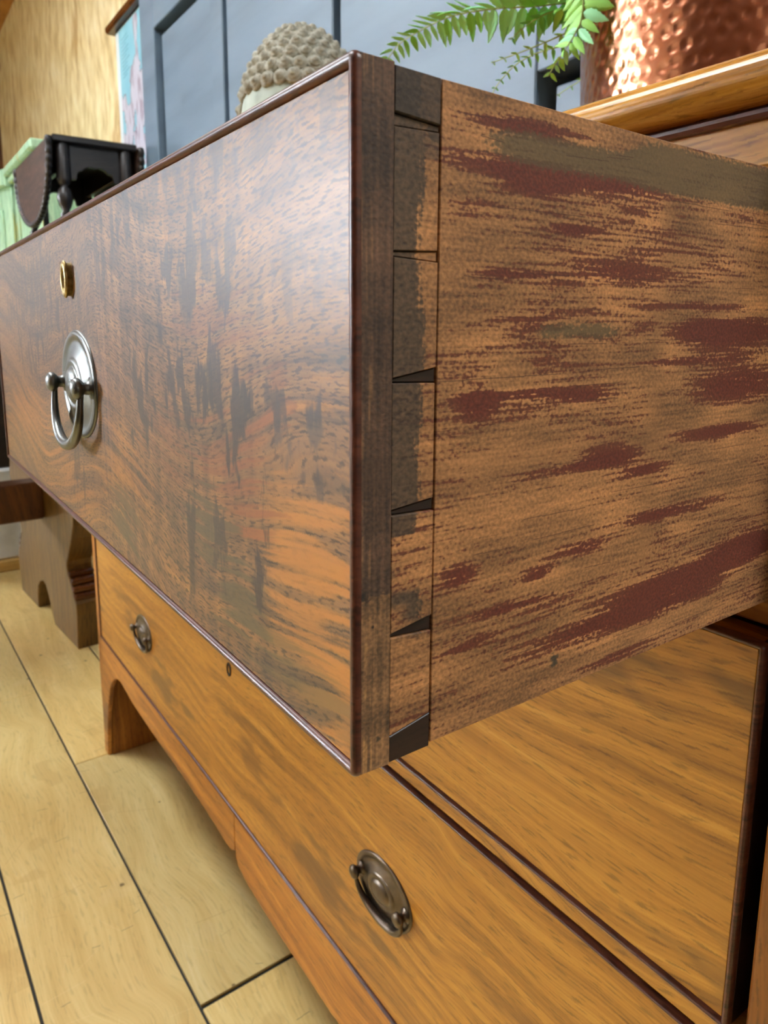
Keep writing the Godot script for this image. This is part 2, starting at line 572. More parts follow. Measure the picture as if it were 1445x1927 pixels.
# the figured front: s is the distance from the right end, b the height above the underside
func front_wood(w: int, h: int) -> PackedByteArray:
	var warp := nz(w, h, 420.0, 260.0, 201, 3)
	var fig := nz(w, h, 560.0, 34.0, 202, 5)
	var fib := nz(w, h, 90.0, 3.0, 203, 3)
	var por := nz(w, h, 11.0, 2.6, 204, 1)
	var smear := nz(w, h, 26.0, 240.0, 205, 4)
	var lut := ramp([Color8(52, 38, 28), Color8(90, 64, 40), Color8(126, 88, 50), Color8(156, 110, 58), Color8(178, 130, 70)])
	var lr: PackedByteArray = lut[0]
	var lg: PackedByteArray = lut[1]
	var lb: PackedByteArray = lut[2]
	var out := PackedByteArray()
	out.resize(w * h * 3)
	var o := 0
	var shift := PackedInt32Array()
	for x in w:
		# the flame: the grain runs level at the right end and at the middle and dives between them
		var s := (1.0 - float(x) / w) * DW
		var d := -0.013 * smoothstep(0.0, 0.09, s) + 0.020 * smoothstep(0.09, 0.2, s) - 0.018 * smoothstep(0.2, 0.32, s) + 0.03 * smoothstep(0.32, 0.46, s)
		shift.append(int(d / DH * h))
	for y in h:
		var tb := float(y) / h
		for x in w:
			var i := y * w + x
			var yy := posmod(y + shift[x] + int((warp[i] - 128) * 0.22), h) * w + x
			var s := (1.0 - float(x) / w)
			var t := 118.0 + (fig[yy] - 128) * 0.50 + (fib[yy] - 128) * 0.36 + (smear[i] - 128) * 0.40 * smoothstep(0.02, 0.12, s) * (1.0 - smoothstep(0.38, 0.5, s))
			var ti := clampi(int(t), 0, 255)
			var dk := 1.0
			if por[yy] > 158:
				dk = 1.0 - 0.42 * minf((por[yy] - 158) / 40.0, 1.0)
			out[o] = int(lr[ti] * dk)
			out[o + 1] = int(lg[ti] * dk)
			out[o + 2] = int(lb[ti] * dk)
			o += 3
	var dark := Color8(46, 36, 32)
	var grey := Color8(72, 58, 48)
	var olive := Color8(82, 70, 44)
	var red := Color8(124, 66, 34)
	var amber := Color8(182, 118, 48)
	var list := []
	for q in [
		[0.018, 0.0325, 0.022, 0.034, amber, 0.75], [0.004, 0.02, 0.012, 0.03, amber, 0.6], [0.171, 0.040, 0.033, 0.016, amber, 0.5], [0.37, 0.038, 0.06, 0.018, amber, 0.5], [0.26, 0.020, 0.05, 0.012, amber, 0.5], [0.03, 0.055, 0.03, 0.014, amber, 0.5],
		[0.063, 0.055, 0.022, 0.014, red, 0.5], [0.034, 0.078, 0.006, 0.010, red, 0.4], [0.05, 0.062, 0.012, 0.02, red, 0.3], [0.11, 0.06, 0.02, 0.012, red, 0.3], [0.075, 0.098, 0.03, 0.006, red, 0.3],
		[0.082, 0.1135, 0.021, 0.0100, dark, 0.6], [0.092, 0.106, 0.012, 0.012, grey, 0.6], [0.137, 0.0734, 0.010, 0.0150, dark, 0.7], [0.098, 0.0786, 0.016, 0.0130, dark, 0.75], [0.071, 0.0861, 0.010, 0.010, dark, 0.7], [0.058, 0.075, 0.006, 0.014, dark, 0.8],
		[0.018, 0.0711, 0.018, 0.006, grey, 0.6], [0.010, 0.062, 0.012, 0.003, dark, 0.5], [0.030, 0.077, 0.014, 0.004, dark, 0.55], [0.045, 0.0431, 0.0034, 0.014, dark, 0.8], [0.079, 0.0362, 0.015, 0.011, olive, 0.8], [0.072, 0.034, 0.004, 0.012, dark, 0.6], [0.167, 0.0195, 0.016, 0.015, olive, 0.75],
		[0.306, 0.1137, 0.050, 0.022, grey, 0.6], [0.34, 0.08, 0.03, 0.012, dark, 0.55], [0.40, 0.10, 0.04, 0.01, grey, 0.5], [0.037, 0.1363, 0.04, 0.005, grey, 0.4], [0.058, 0.0218, 0.012, 0.011, olive, 0.75], [0.094, 0.0335, 0.004, 0.017, dark, 0.6], [0.127, 0.136, 0.06, 0.007, dark, 0.4], [0.16, 0.118, 0.03, 0.008, dark, 0.35], [0.23, 0.10, 0.03, 0.014, dark, 0.35], [0.2, 0.12, 0.025, 0.01, grey, 0.4], [0.24, 0.05, 0.012, 0.03, dark, 0.5], [0.03, 0.012, 0.03, 0.006, olive, 0.5], [0.03, 0.105, 0.02, 0.006, grey, 0.35],
	]:
		list.append([1.0 - q[0] / DW, 1.0 - q[1] / DH, q[2] / DW, q[3] / DH, q[4], q[5]])
	# amber and red run with the grain; the dark stains have ragged upright edges
	var along := nz(w, h, 260.0, 12.0, 206, 4)
	var rag := PackedByteArray()
	rag.resize(w * h)
	for y in h:
		for x in w:
			var i := y * w + x
			rag[i] = along[posmod(y + shift[x] + int((warp[i] - 128) * 0.22), h) * w + x]
	stain(out, w, h, list.filter(func(q): return q[4] == amber or q[4] == red or q[4] == olive), rag, 1.5)
	stain(out, w, h, list.filter(func(q): return q[4] == dark or q[4] == grey), nz(w, h, 20.0, 70.0, 207, 5), 2.1)
	# pale upright scratches in the old veneer, and one long crack from the top right
	var r := RandomNumberGenerator.new()
	r.seed = 5
	for k in 26:
		var s := 0.187 + r.randf_range(-0.008, 0.010)
		var b0 := r.randf_range(0.02, 0.12)
		var ln := r.randf_range(0.006, 0.03)
		scratch(out, w, h, Vector2(1.0 - s / DW, 1.0 - b0 / DH), Vector2(1.0 - (s - 0.002) / DW, 1.0 - (b0 + ln) / DH), Color8(160, 110, 84) if k % 3 else dark, 0.5)
	for k in 14:
		var s := 0.187 + r.randf_range(-0.007, 0.008)
		scratch(out, w, h, Vector2(1.0 - s / DW, 1.0 - r.randf_range(0.075, 0.125) / DH), Vector2(1.0 - (s - r.randf_range(0.0, 0.004)) / DW, 1.0 - r.randf_range(0.01, 0.05) / DH), Color8(158, 116, 92) if k % 3 else dark, 0.4, 2)
	for k in 90:
		var s := r.randf_range(0.0, 0.12)
		var b0 := r.randf_range(0.0, 0.14)
		scratch(out, w, h, Vector2(1.0 - s / DW, 1.0 - b0 / DH), Vector2(1.0 - (s + r.randf_range(-0.002, 0.002)) / DW, 1.0 - (b0 + r.randf_range(0.001, 0.006)) / DH), Color8(150, 112, 78) if k % 2 else dark, 0.35)
	var last := Vector2(1.0, 1.0 - 0.1335 / DH)
	for k in range(1, 14):
		var p := Vector2(1.0 - k * 0.0022 / DW, 1.0 - (0.1335 - k * 0.00012 + r.randf_range(-0.0003, 0.0003)) / DH)
		scratch(out, w, h, last, p, Color8(38, 26, 22), 0.8)
		last = p
	return out


func scratch(px: PackedByteArray, w: int, h: int, a: Vector2, b: Vector2, c: Color, st: float, wide := 1) -> void:
	var n := int(maxf(absf(a.x - b.x) * w, absf(a.y - b.y) * h)) + 1
	for k in n + 1:
		var p := a.lerp(b, float(k) / n)
		for t in wide:
			var x := int(p.x * w) + t
			var y := int(p.y * h)
			if x >= 0 and x < w and y >= 0 and y < h:
				var o := (y * w + x) * 3
				px[o] = int(lerpf(px[o], c.r8, st))
				px[o + 1] = int(lerpf(px[o + 1], c.g8, st))
				px[o + 2] = int(lerpf(px[o + 2], c.b8, st))


# the drawer side: bare brown wood under worn red stain; c is the distance behind the front, b the height
func side_wood(w: int, h: int) -> Array:
	var cov := PackedFloat32Array()
	cov.resize(w * h)
	var big := nz(w, h, 420.0, 90.0, 301, 3)
	for i in w * h:
		cov[i] = 70.0 + big[i] * 0.28
	for q in [
		[0.0447, 0.1378, 0.020, 0.0022, 150], [0.0573, 0.1292, 0.038, 0.0022, 190], [0.0487, 0.1266, 0.012, 0.0026, 160], [0.1332, 0.0945, 0.026, 0.0034, 190], [0.0619, 0.1177, 0.012, 0.0014, 130], [0.0828, 0.1085, 0.021, 0.0028, 90],
		[0.1355, 0.0915, 0.028, 0.0094, 70], [0.1379, 0.0772, 0.025, 0.0050, 150], [0.0809, 0.0618, 0.013, 0.0029, 150], [0.0928, 0.0569, 0.014, 0.0020, 150], [0.0683, 0.0604, 0.022, 0.0014, 100], [0.134, 0.0645, 0.028, 0.0022, 150], [0.098, 0.0155, 0.040, 0.0040, 180], [0.125, 0.0215, 0.040, 0.0030, 190], [0.1533, 0.0245, 0.022, 0.0050, 190],
		[0.0563, 0.0348, 0.007, 0.0028, 150], [0.0288, 0.0396, 0.006, 0.0030, 140], [0.0722, 0.0388, 0.014, 0.0020, 150], [0.1068, 0.0429, 0.026, 0.0022, 150], [0.0498, 0.0801, 0.025, 0.0014, 110], [0.033, 0.0786, 0.0065, 0.0040, 110], [0.0689, 0.0784, 0.013, 0.0014, 120], [0.0488, 0.0971, 0.011, 0.0035, 60], [0.0864, 0.0039, 0.022, 0.0014, 100], [0.030, 0.120, 0.010, 0.0020, 70], [0.040, 0.107, 0.015, 0.0012, 110], [0.12, 0.101, 0.03, 0.0012, 120], [0.11, 0.086, 0.03, 0.0010, 100], [0.03, 0.022, 0.012, 0.0014, 90], [0.045, 0.0285, 0.016, 0.0010, 110],
		[0.0426, 0.0853, 0.007, 0.0048, -90], [0.0685, 0.0323, 0.013, 0.0036, -110], [0.1443, 0.057, 0.014, 0.0036, -120], [0.06, 0.048, 0.03, 0.006, -50], [0.045, 0.070, 0.02, 0.004, -60], [0.12, 0.009, 0.03, 0.003, -60],
	]:
		var u: float = q[0] / SW * w
		var v: float = (1.0 - q[1] / DH) * h
		var ru: float = q[2] / SW * w
		var rv: float = q[3] / DH * h
		for y in range(maxi(0, int(v - rv * 1.5)), mini(h, int(v + rv * 1.5))):
			for x in range(maxi(0, int(u - ru * 1.5)), mini(w, int(u + ru * 1.5))):
				var d := 1.4 - sqrt(pow((x - u) / ru, 2.0) + pow((y - v) / rv, 2.0))
				if d > 0.0:
					cov[y * w + x] += minf(d * 0.95, 1.0) * q[4] * 0.68
	var streak := nz(w, h, 110.0, 5.0, 302, 4)
	var speck := nz(w, h, 9.0, 5.0, 303, 3)
	var hair := nz(w, h, 5.0, 4.0, 304, 3)
	var tone := nz(w, h, 200.0, 60.0, 305, 4)
	var dirt := nz(w, h, 260.0, 50.0, 306, 3)
	var up := nz(w, h, 5.0, 130.0, 307, 3)
	var out := PackedByteArray()
	out.resize(w * h * 3)
	var hgt := PackedByteArray()
	hgt.resize(w * h)
	for y in h:
		var b := (1.0 - float(y) / h) * DH
		for x in w:
			var i := y * w + x
			var c := float(x) / w * SW
			var g := 0.92 + (streak[i] - 128) * 0.0013 + (hair[i] - 128) * 0.0018 + (tone[i] - 128) * 0.0018
			var r := 154.0 * g
			var gr := 108.0 * g
			var bl := 66.0 * g
			var a := clampf((cov[i] - (streak[i] * 0.5 + speck[i] * 0.3 + hair[i] * 0.2)) / 24.0, 0.0, 1.0)
			var k := 0.86 + (hair[i] - 128) * 0.0018
			var deep := clampf((cov[i] - 140.0) / 60.0, 0.0, 1.0)
			r += ((112.0 - 8.0 * deep) * k - r) * a * 0.92
			gr += ((56.0 - 14.0 * deep) * k - gr) * a * 0.92
			bl += ((34.0 - 6.0 * deep) * k - bl) * a * 0.92
			# greenish grime in two bands under the top edge
			var e := exp(-pow((b - 0.1335) / 0.0042, 2.0)) * smoothstep(0.02, 0.05, c) + exp(-pow((b - 0.1365) / 0.005, 2.0)) * smoothstep(0.075, 0.095, c) + 0.7 * exp(-pow((b - 0.0945) / 0.003, 2.0)) * smoothstep(0.045, 0.055, c) * (1.0 - smoothstep(0.075, 0.09, c))
			e = clampf(e * 1.35 - (speck[i] * 0.5 + hair[i] * 0.3 + dirt[i] * 0.2) / 255.0 * 1.1, 0.0, 0.3) * 2.5
			r += (84.0 - r) * e
			gr += (72.0 - gr) * e
			bl += (48.0 - bl) * e
			if c < 0.0093:
				# the lap of the front board: dark with upright grain, a paler worn piece at the bottom
				var lo := 1.0 if b < 0.0400 + (speck[i] - 128) * 0.00001 else 0.0
				var kk := 0.86 + (up[i] - 128) * 0.0018 + (hair[i] - 128) * 0.0018 + (tone[i] - 128) * 0.0022
				var st := clampf((up[i] - 140) / 50.0, 0.0, 0.7) if c < 0.0045 and tone[i] > 118 else 0.0
				r = (86.0 + 46.0 * lo + 26.0 * st) * kk
				gr = (62.0 + 34.0 * lo + 20.0 * st) * kk
				bl = (46.0 + 16.0 * lo + 6.0 * st) * kk
			elif c < 0.0211:
				var edge := smoothstep(0.0158, 0.0172, c + (up[i] - 128) * 0.000010 + (tone[i] - 128) * 0.000012 + (hair[i] - 128) * 0.000008)
				if b < 0.052:
					edge = maxf(edge, smoothstep(60.0, 130.0, tone[i] - 60.0 + (0.052 - b) * 3200.0))
				if b > 0.128:
					edge *= 0.35
				var f := (1.0 - edge) * 0.82
				var kk := 0.9 + (speck[i] - 128) * 0.002 + (hair[i] - 128) * 0.0016
				r += (72.0 * kk - r) * f
				gr += (58.0 * kk - gr) * f
				bl += (45.0 * kk - bl) * f
				if b > 0.128 and tone[i] > 140:
					r *= 0.66
					gr *= 0.68
					bl *= 0.74
			out[i * 3] = clampi(int(r), 0, 255)
			out[i * 3 + 1] = clampi(int(gr), 0, 255)
			out[i * 3 + 2] = clampi(int(bl), 0, 255)
			hgt[i] = clampi(int(hair[i] * 0.6 + speck[i] * 0.4 - a * 50.0), 0, 255)
	# a small dark knot and a few fine splits along the grain
	stain(out, w, h, [[0.0629 / SW, 1.0 - 0.010 / DH, 0.0016 / SW, 0.0022 / DH, Color8(44, 42, 34), 0.8], [0.0047 / SW, 1.0 - 0.0335 / DH, 0.0004 / SW, 0.0005 / DH, Color8(30, 24, 18), 0.9], [0.0062 / SW, 1.0 - 0.0075 / DH, 0.0008 / SW, 0.0006 / DH, Color8(36, 30, 22), 0.7], [0.0022 / SW, 1.0 - 0.0405 / DH, 0.0008 / SW, 0.0012 / DH, Color8(30, 26, 22), 0.8]], speck, 0.6)
	var rg := RandomNumberGenerator.new()
	rg.seed = 9
	for k in 40:
		var c0 := rg.randf_range(0.022, 0.15)
		var b0 := rg.randf_range(0.004, 0.14)
		scratch(out, w, h, Vector2(c0 / SW, 1.0 - b0 / DH), Vector2((c0 + rg.randf_range(0.006, 0.03)) / SW, 1.0 - (b0 + rg.randf_range(-0.0006, 0.0006)) / DH), Color8(58, 30, 20), 0.7)
	scratch(out, w, h, Vector2(0.0215 / SW, 1.0 - 0.0839 / DH), Vector2(0.06 / SW, 1.0 - 0.0842 / DH), Color8(52, 30, 20), 0.7)
	return [out, hgt]


# hairline scratches, nicks and dark marks on the old boards
func scuffs(px: PackedByteArray, w: int, h: int) -> void:
	var r := RandomNumberGenerator.new()
	r.seed = 12
	for k in 150:
		var a := Vector2(r.randf(), r.randf())
		var d := Vector2.from_angle(r.randf() * TAU) * r.randf_range(0.01, 0.09)
		scratch(px, w, h, a, a + d, Color8(236, 218, 170) if k % 2 else Color8(150, 120, 76), r.randf_range(0.2, 0.5))
	for k in 40:
		var a := Vector2(r.randf(), r.randf())
		scratch(px, w, h, a, a + Vector2(r.randf_range(-0.006, 0.006), r.randf_range(0.01, 0.03)), Color8(92, 84, 62), 0.7, 1)
	var rag := nz(w, h, 60.0, 50.0, 59, 4)
	var spots := []
	for k in 26:
		spots.append([r.randf(), r.randf(), r.randf_range(0.01, 0.06), r.randf_range(0.006, 0.03), Color8(172, 140, 84) if k % 3 else Color8(226, 210, 164), 0.2])
	for k in 30:
		spots.append([r.randf(), r.randf(), 0.003, 0.003, Color8(96, 78, 50), 0.7])
	stain(px, w, h, spots, rag, 2.2)


# pale blue paint, scraped to white undercoat in the middle, with dark dashes near its left edge
func blue_paint(w: int, h: int) -> PackedByteArray:
	var n := nz(w, h, 40.0, 90.0, 401, 5)
	var f := nz(w, h, 12.0, 60.0, 402, 4)
	var out := PackedByteArray()
	out.resize(w * h * 3)
	for y in h:
		for x in w:
			var i := y * w + x
			var u := float(x) / w
			var v := float(y) / h
			var c := Color8(112, 172, 190)
			c = c.lerp(Color8(146, 194, 206), n[i] / 400.0)
			var wide := 0.05 + 0.42 * smoothstep(0.22, 0.55, v)
			var e := 1.0 - absf(u - 0.62) / wide + (n[i] - 128) / 110.0
			if e > 0.0:
				c = Color8(178, 178, 190).lerp(Color8(146, 134, 148), clampf((f[i] - 120) / 70.0, 0.0, 1.0))
				if e < 0.07:
					c = Color8(104, 96, 108)
			if u < 0.10:
				c = Color8(200, 210, 212)
			out[i * 3] = c.r8
			out[i * 3 + 1] = c.g8
			out[i * 3 + 2] = c.b8
	for k in 11:
		var v := 0.07 + k * 0.026
		for t in 4:
			scratch(out, w, h, Vector2(0.18, v + t * 0.0014), Vector2(0.36 + 0.05 * sin(k * 2.3), v - 0.012 + t * 0.0014), Color8(64, 118, 142), 0.75)
	return out


# ---------------------------------------------------------------- the setting

func ceiling_light(at: Vector3, energy: float, where: String) -> void:
	var t := thing("ceiling_light", "flat white ceiling light panel " + where, "ceiling light", Vector3(at.x, 2.89, at.z), 0.0, "ceiling light panels")
	part("frame", bx(Vector3(-0.62, -0.03, -0.32), Vector3(0.62, 0.0, 0.32), 0.004), M.lamp_frame, t)
	part("diffuser", bx(Vector3(-0.6, -0.036, -0.3), Vector3(0.6, -0.031, 0.3), 0.001), M.lamp, t)
	var l := AreaLight3D.new()
	l.name = "panel_light"
	l.area_size = Vector2(1.2, 0.6)
	l.light_energy = energy
	l.light_color = Color(0.96, 0.98, 1.0)
	l.area_normalize_energy = true
	l.area_range = 30.0
	l.shadow_enabled = true
	t.add_child(l)
	l.position = Vector3(0, -0.04, 0)
	l.rotation.x = -PI / 2


func room() -> void:
	var X0 := -6.65
	var X1 := 2.6
	var Z0 := -0.8
	var Z1 := 7.0
	var H := 2.89
	# the floor: a slab, and old maple boards with open joints laid on it round the furniture
	var fl := struct("floor", bx(Vector3(X0 - 0.1, -0.15, Z0 - 0.1), Vector3(X1 + 0.1, -0.0036, Z1 + 0.1), 0.0), M.floor_slab)
	var r := RandomNumberGenerator.new()
	r.seed = 3
	var joints := {0: [-3.0, -1.95, -0.962, -0.473, 0.25, 0.7], 1: [-3.1, -2.2, -1.2345, -0.3, 0.4, 0.8], 2: [-2.9, -2.35, -1.72, -0.95, -0.12, 0.5]}
	var turn := Basis(Vector3.UP, 0.019)
	for row in range(-6, 12):
		var z0 := 0.0315 + 0.1315 * (row - 1)
		var xs: Array = joints.get(row, [])
		if xs.is_empty():
			var x := -3.3 + r.randf_range(-0.3, 0.3)
			while x < 0.9:
				xs.append(x)
				x += r.randf_range(0.45, 0.95)
		for k in xs.size() - 1:
			var gap := 0.0042 if row == 0 and k == 2 else 0.0008
			var b := part("floorboard", bx(Vector3(xs[k] + 0.0008, -0.0035, z0 + 0.0016), Vector3(xs[k + 1] - gap, r.randf_range(-0.0003, 0.0003), z0 + 0.1315 - 0.0016), 0.0005), M.boards[r.randi() % 5], fl)
			b.basis = turn
	part("far_boards", bx(Vector3(X0 - 0.1, -0.0035, Z0 - 0.1), Vector3(-3.75, -0.001, Z1 + 0.1), 0.0), M.floor_far, fl)
	part("near_boards", bx(Vector3(-3.74, -0.0035, 1.53), Vector3(X1 + 0.1, -0.001, Z1 + 0.1), 0.0), M.floor_far, fl)
	# plywood back wall, brown left wall with a window, white right and front walls, boarded ceiling
	struct("wall_back", bx(Vector3(X0 - 0.1, 0, Z0 - 0.1), Vector3(X1 + 0.1, H, Z0), 0.0), M.plywood)
	struct("wall_right", bx(Vector3(X1, 0, Z0), Vector3(X1 + 0.1, H, Z1), 0.0), M.white_wall)
	struct("wall_front", bx(Vector3(X0 - 0.1, 0, Z1), Vector3(X1 + 0.1, H, Z1 + 0.1), 0.0), M.white_wall)
	struct("ceiling", bx(Vector3(X0 - 0.1, H, Z0 - 0.1), Vector3(X1 + 0.1, H + 0.1, Z1 + 0.1), 0.0), M.ceiling)
	var wz0 := 5.0
	var wz1 := 6.8
	var wy0 := 1.1
	var wy1 := 2.75
	var mb := MB.new()
	mb.box(Vector3(X0 - 0.1, 0, Z0), Vector3(X0, H, wz0), 0.0)
	mb.box(Vector3(X0 - 0.1, 0, wz1), Vector3(X0, H, Z1), 0.0)
	mb.box(Vector3(X0 - 0.1, 0, wz0), Vector3(X0, wy0, wz1), 0.0)
	mb.box(Vector3(X0 - 0.1, wy1, wz0), Vector3(X0, H, wz1), 0.0)
	struct("wall_left", mb.done(), M.brown_wall)
	var win := struct("window_1", MB.new().box(Vector3(X0 - 0.08, wy0, wz0), Vector3(X0 - 0.02, wy0 + 0.06, wz1), 0.004).box(Vector3(X0 - 0.08, wy1 - 0.06, wz0), Vector3(X0 - 0.02, wy1, wz1), 0.004).box(Vector3(X0 - 0.08, wy0 + 0.06, wz0), Vector3(X0 - 0.02, wy1 - 0.06, wz0 + 0.06), 0.004).box(Vector3(X0 - 0.08, wy0 + 0.06, wz1 - 0.06), Vector3(X0 - 0.02, wy1 - 0.06, wz1), 0.004).done(), M.white_paint)
	for k in [1, 2]:
		part("mullion", bx(Vector3(X0 - 0.075, wy0 + 0.06, lerpf(wz0, wz1, k / 3.0) - 0.025), Vector3(X0 - 0.025, wy1 - 0.06, lerpf(wz0, wz1, k / 3.0) + 0.025), 0.003), M.white_paint, win)
	for k in 3:
		part("pane", bx(Vector3(X0 - 0.053, wy0 + 0.06, lerpf(wz0, wz1, k / 3.0) + 0.03), Vector3(X0 - 0.049, wy1 - 0.06, lerpf(wz0, wz1, (k + 1) / 3.0) - 0.03), 0.0), M.glass, win)


# ---------------------------------------------------------------- the chest of drawers

# beading round a drawer front: a rounded strip mitred at the corners, standing proud of z
func bead_ring(x0: float, x1: float, y0: float, y1: float, z: float, wide: float, proud: float, back: float) -> ArrayMesh:
	var path := []
	var rad := wide * 0.75
	for q in [[x1 - rad, y1 - rad, 0.0], [x0 + rad, y1 - rad, 90.0], [x0 + rad, y0 + rad, 180.0], [x1 - rad, y0 + rad, 270.0]]:
		for k in 5:
			var a := deg_to_rad(q[2] + 90.0 * k / 4.0)
			path.append([Vector2(q[0], q[1]) + Vector2(cos(a), sin(a)) * rad, Vector2(cos(a), sin(a))])
	path.append(path[0])
	var prof := [Vector2(0.0, -back)]
	for k in 9:
		var a := PI * k / 8.0
		prof.append(Vector2(wide / 2.0 - wide / 2.0 * cos(a), proud * sin(a)))
	prof.append(Vector2(wide, -back))
	var m := path.size() - 1
	var np := prof.size() - 1
	# mitre: at the corner arcs the inner edge keeps to the inner rectangle
	return MB.new().grid(m, np, func(i, j):
		var p: Array = path[roundi(i * m)]
		var q: Vector2 = prof[roundi(j * np)]
		var at: Vector2 = p[0] - p[1] * q.x
		var xx := clampf(at.x, x0 + q.x, x1 - q.x)
		var yy := clampf(at.y, y0 + q.x, y1 - q.x)
		return Vector3(xx, yy, z + q.y), true).done()


# oval drop handle: stepped back plate, two posts, a hanging bail; in the parent's axes with z outwards
func handle_plate(a: float, b: float) -> ArrayMesh:
	var prof := []
	for q in [[1.0, 0.0], [1.0, 0.0012], [0.97, 0.0022], [0.92, 0.0026], [0.87, 0.0022], [0.84, 0.0012], [0.78, 0.0010], [0.70, 0.0018], [0.60, 0.0034], [0.52, 0.0044], [0.50, 0.0050], [0.47, 0.0062], [0.42, 0.0066], [0.38, 0.0060], [0.35, 0.0056], [0.32, 0.0062], [0.29, 0.0078], [0.22, 0.0090], [0.12, 0.0096], [0.0, 0.0098]]:
		prof.append(Vector2(q[0], q[1]))
	var m := prof.size() - 1
	return MB.new().grid(56, m, func(i, j):
		var r: Vector2 = prof[roundi(j * m)]
		var t: float = TAU * i
		return Vector3(r.x * cos(t) * a, r.x * sin(t) * b, r.y * 0.55)).done()


func handle_post(at: Vector3, k: float) -> ArrayMesh:
	var prof := []
	for q in [[0.0048, 0.0], [0.0048, 0.001], [0.003, 0.002], [0.0026, 0.006], [0.0036, 0.0075], [0.0046, 0.0095], [0.0048, 0.012], [0.004, 0.0145], [0.002, 0.016], [0.0, 0.0163]]:
		prof.append(Vector2(q[0] * k, q[1] * k))
	var m := prof.size() - 1
	return MB.new().grid(18, m, func(i, j):
		var r: Vector2 = prof[roundi(j * m)]
		var t: float = TAU * i
		return at + Vector3(r.x * cos(t), r.x * sin(t), r.y * 0.55)).done()


func handle_bail(a: float, drop: float, z: float, thick: float, lean: float) -> ArrayMesh:
	var path := []
	var rr := []
	for k in 41:
		var t := PI * k / 40.0
		var y := -drop * pow(sin(t), 0.8)
		path.append(Vector3(-cos(t) * a * (1.0 + 0.10 * sin(t)), y, z + lean * (-y / drop)))
		rr.append(thick * (0.75 + 0.75 * sin(t)))
	return MB.new().tube(path, rr, 12).done()


func handle_on(parent: Node3D, at: Vector3, a: float, b: float, m: Material, lean: float, drop: float) -> void:
	wpart("handle_plate", moved(handle_plate(a, b), at), m, parent)
	for s in [-1.0, 1.0]:
		wpart("handle_post", moved(handle_post(Vector3(s * a * 0.80, 0.0, 0.001), a / 0.031), Vector3(at)), m, parent)
	wpart("handle_bail", moved(handle_bail(a * 0.82, b * drop, 0.0058, 0.0017, lean), at), m, parent)


func moved(me: ArrayMesh, by: Vector3) -> ArrayMesh:
	var arr := me.surface_get_arrays(0)
	var v: PackedVector3Array = arr[Mesh.ARRAY_VERTEX]
	for i in v.size():
		v[i] += by
	arr[Mesh.ARRAY_VERTEX] = v
	var out := ArrayMesh.new()
	out.add_surface_from_arrays(Mesh.PRIMITIVE_TRIANGLES, arr)
	return out


# a piece of the drawer side between heights and depths, with its outer face mapped by depth and height
func side_piece(pts: Array, x_out: float, thick: float) -> ArrayMesh:
	var mb := MB.new()
	var poly := PackedVector2Array()
	for p in pts:
		poly.append(Vector2(p[0], p[1]))
	if Geometry2D.is_polygon_clockwise(poly):
		poly.reverse()
	var m := poly.size()
	var ch := 0.00022
	var inner := PackedVector2Array()
	for k in m:
		var a := (poly[k] - poly[(k + m - 1) % m]).normalized()
		var b := (poly[(k + 1) % m] - poly[k]).normalized()
		inner.append(poly[k] + (Vector2(-a.y, a.x) + Vector2(-b.y, b.x)).normalized() * ch)
	var pos := func(p: Vector2, x: float): return Vector3(x, DB + p.y, DZ - p.x)
	var tx := func(p: Vector2): return Vector2(p.x / SW, 1.0 - p.y / DH)
	var tris := Geometry2D.triangulate_polygon(inner)
	var out := Vector3.RIGHT
	for k in range(0, tris.size(), 3):
		var p := [inner[tris[k]], inner[tris[k + 1]], inner[tris[k + 2]]]
		mb.tri(pos.call(p[0], x_out), pos.call(p[1], x_out), pos.call(p[2], x_out), out, out, out, tx.call(p[0]), tx.call(p[1]), tx.call(p[2]))
		mb.tri(pos.call(p[0], x_out - thick), pos.call(p[1], x_out - thick), pos.call(p[2], x_out - thick), -out, -out, -out, tx.call(p[0]), tx.call(p[1]), tx.call(p[2]))
	for k in m:
		var k2 := (k + 1) % m
		var e := poly[k2] - poly[k]
		var o3 := Vector3(0, -e.x, -e.y).normalized()
		mb.face([pos.call(poly[k], x_out - ch), pos.call(poly[k2], x_out - ch), pos.call(poly[k2], x_out - thick), pos.call(poly[k], x_out - thick)], o3, [tx.call(poly[k]), tx.call(poly[k2]), tx.call(poly[k2]), tx.call(poly[k])])
		mb.face([pos.call(poly[k], x_out - ch), pos.call(poly[k2], x_out - ch), pos.call(inner[k2], x_out), pos.call(inner[k], x_out)], o3 + out, [tx.call(poly[k]), tx.call(poly[k2]), tx.call(inner[k2]), tx.call(inner[k])])
	return mb.done()


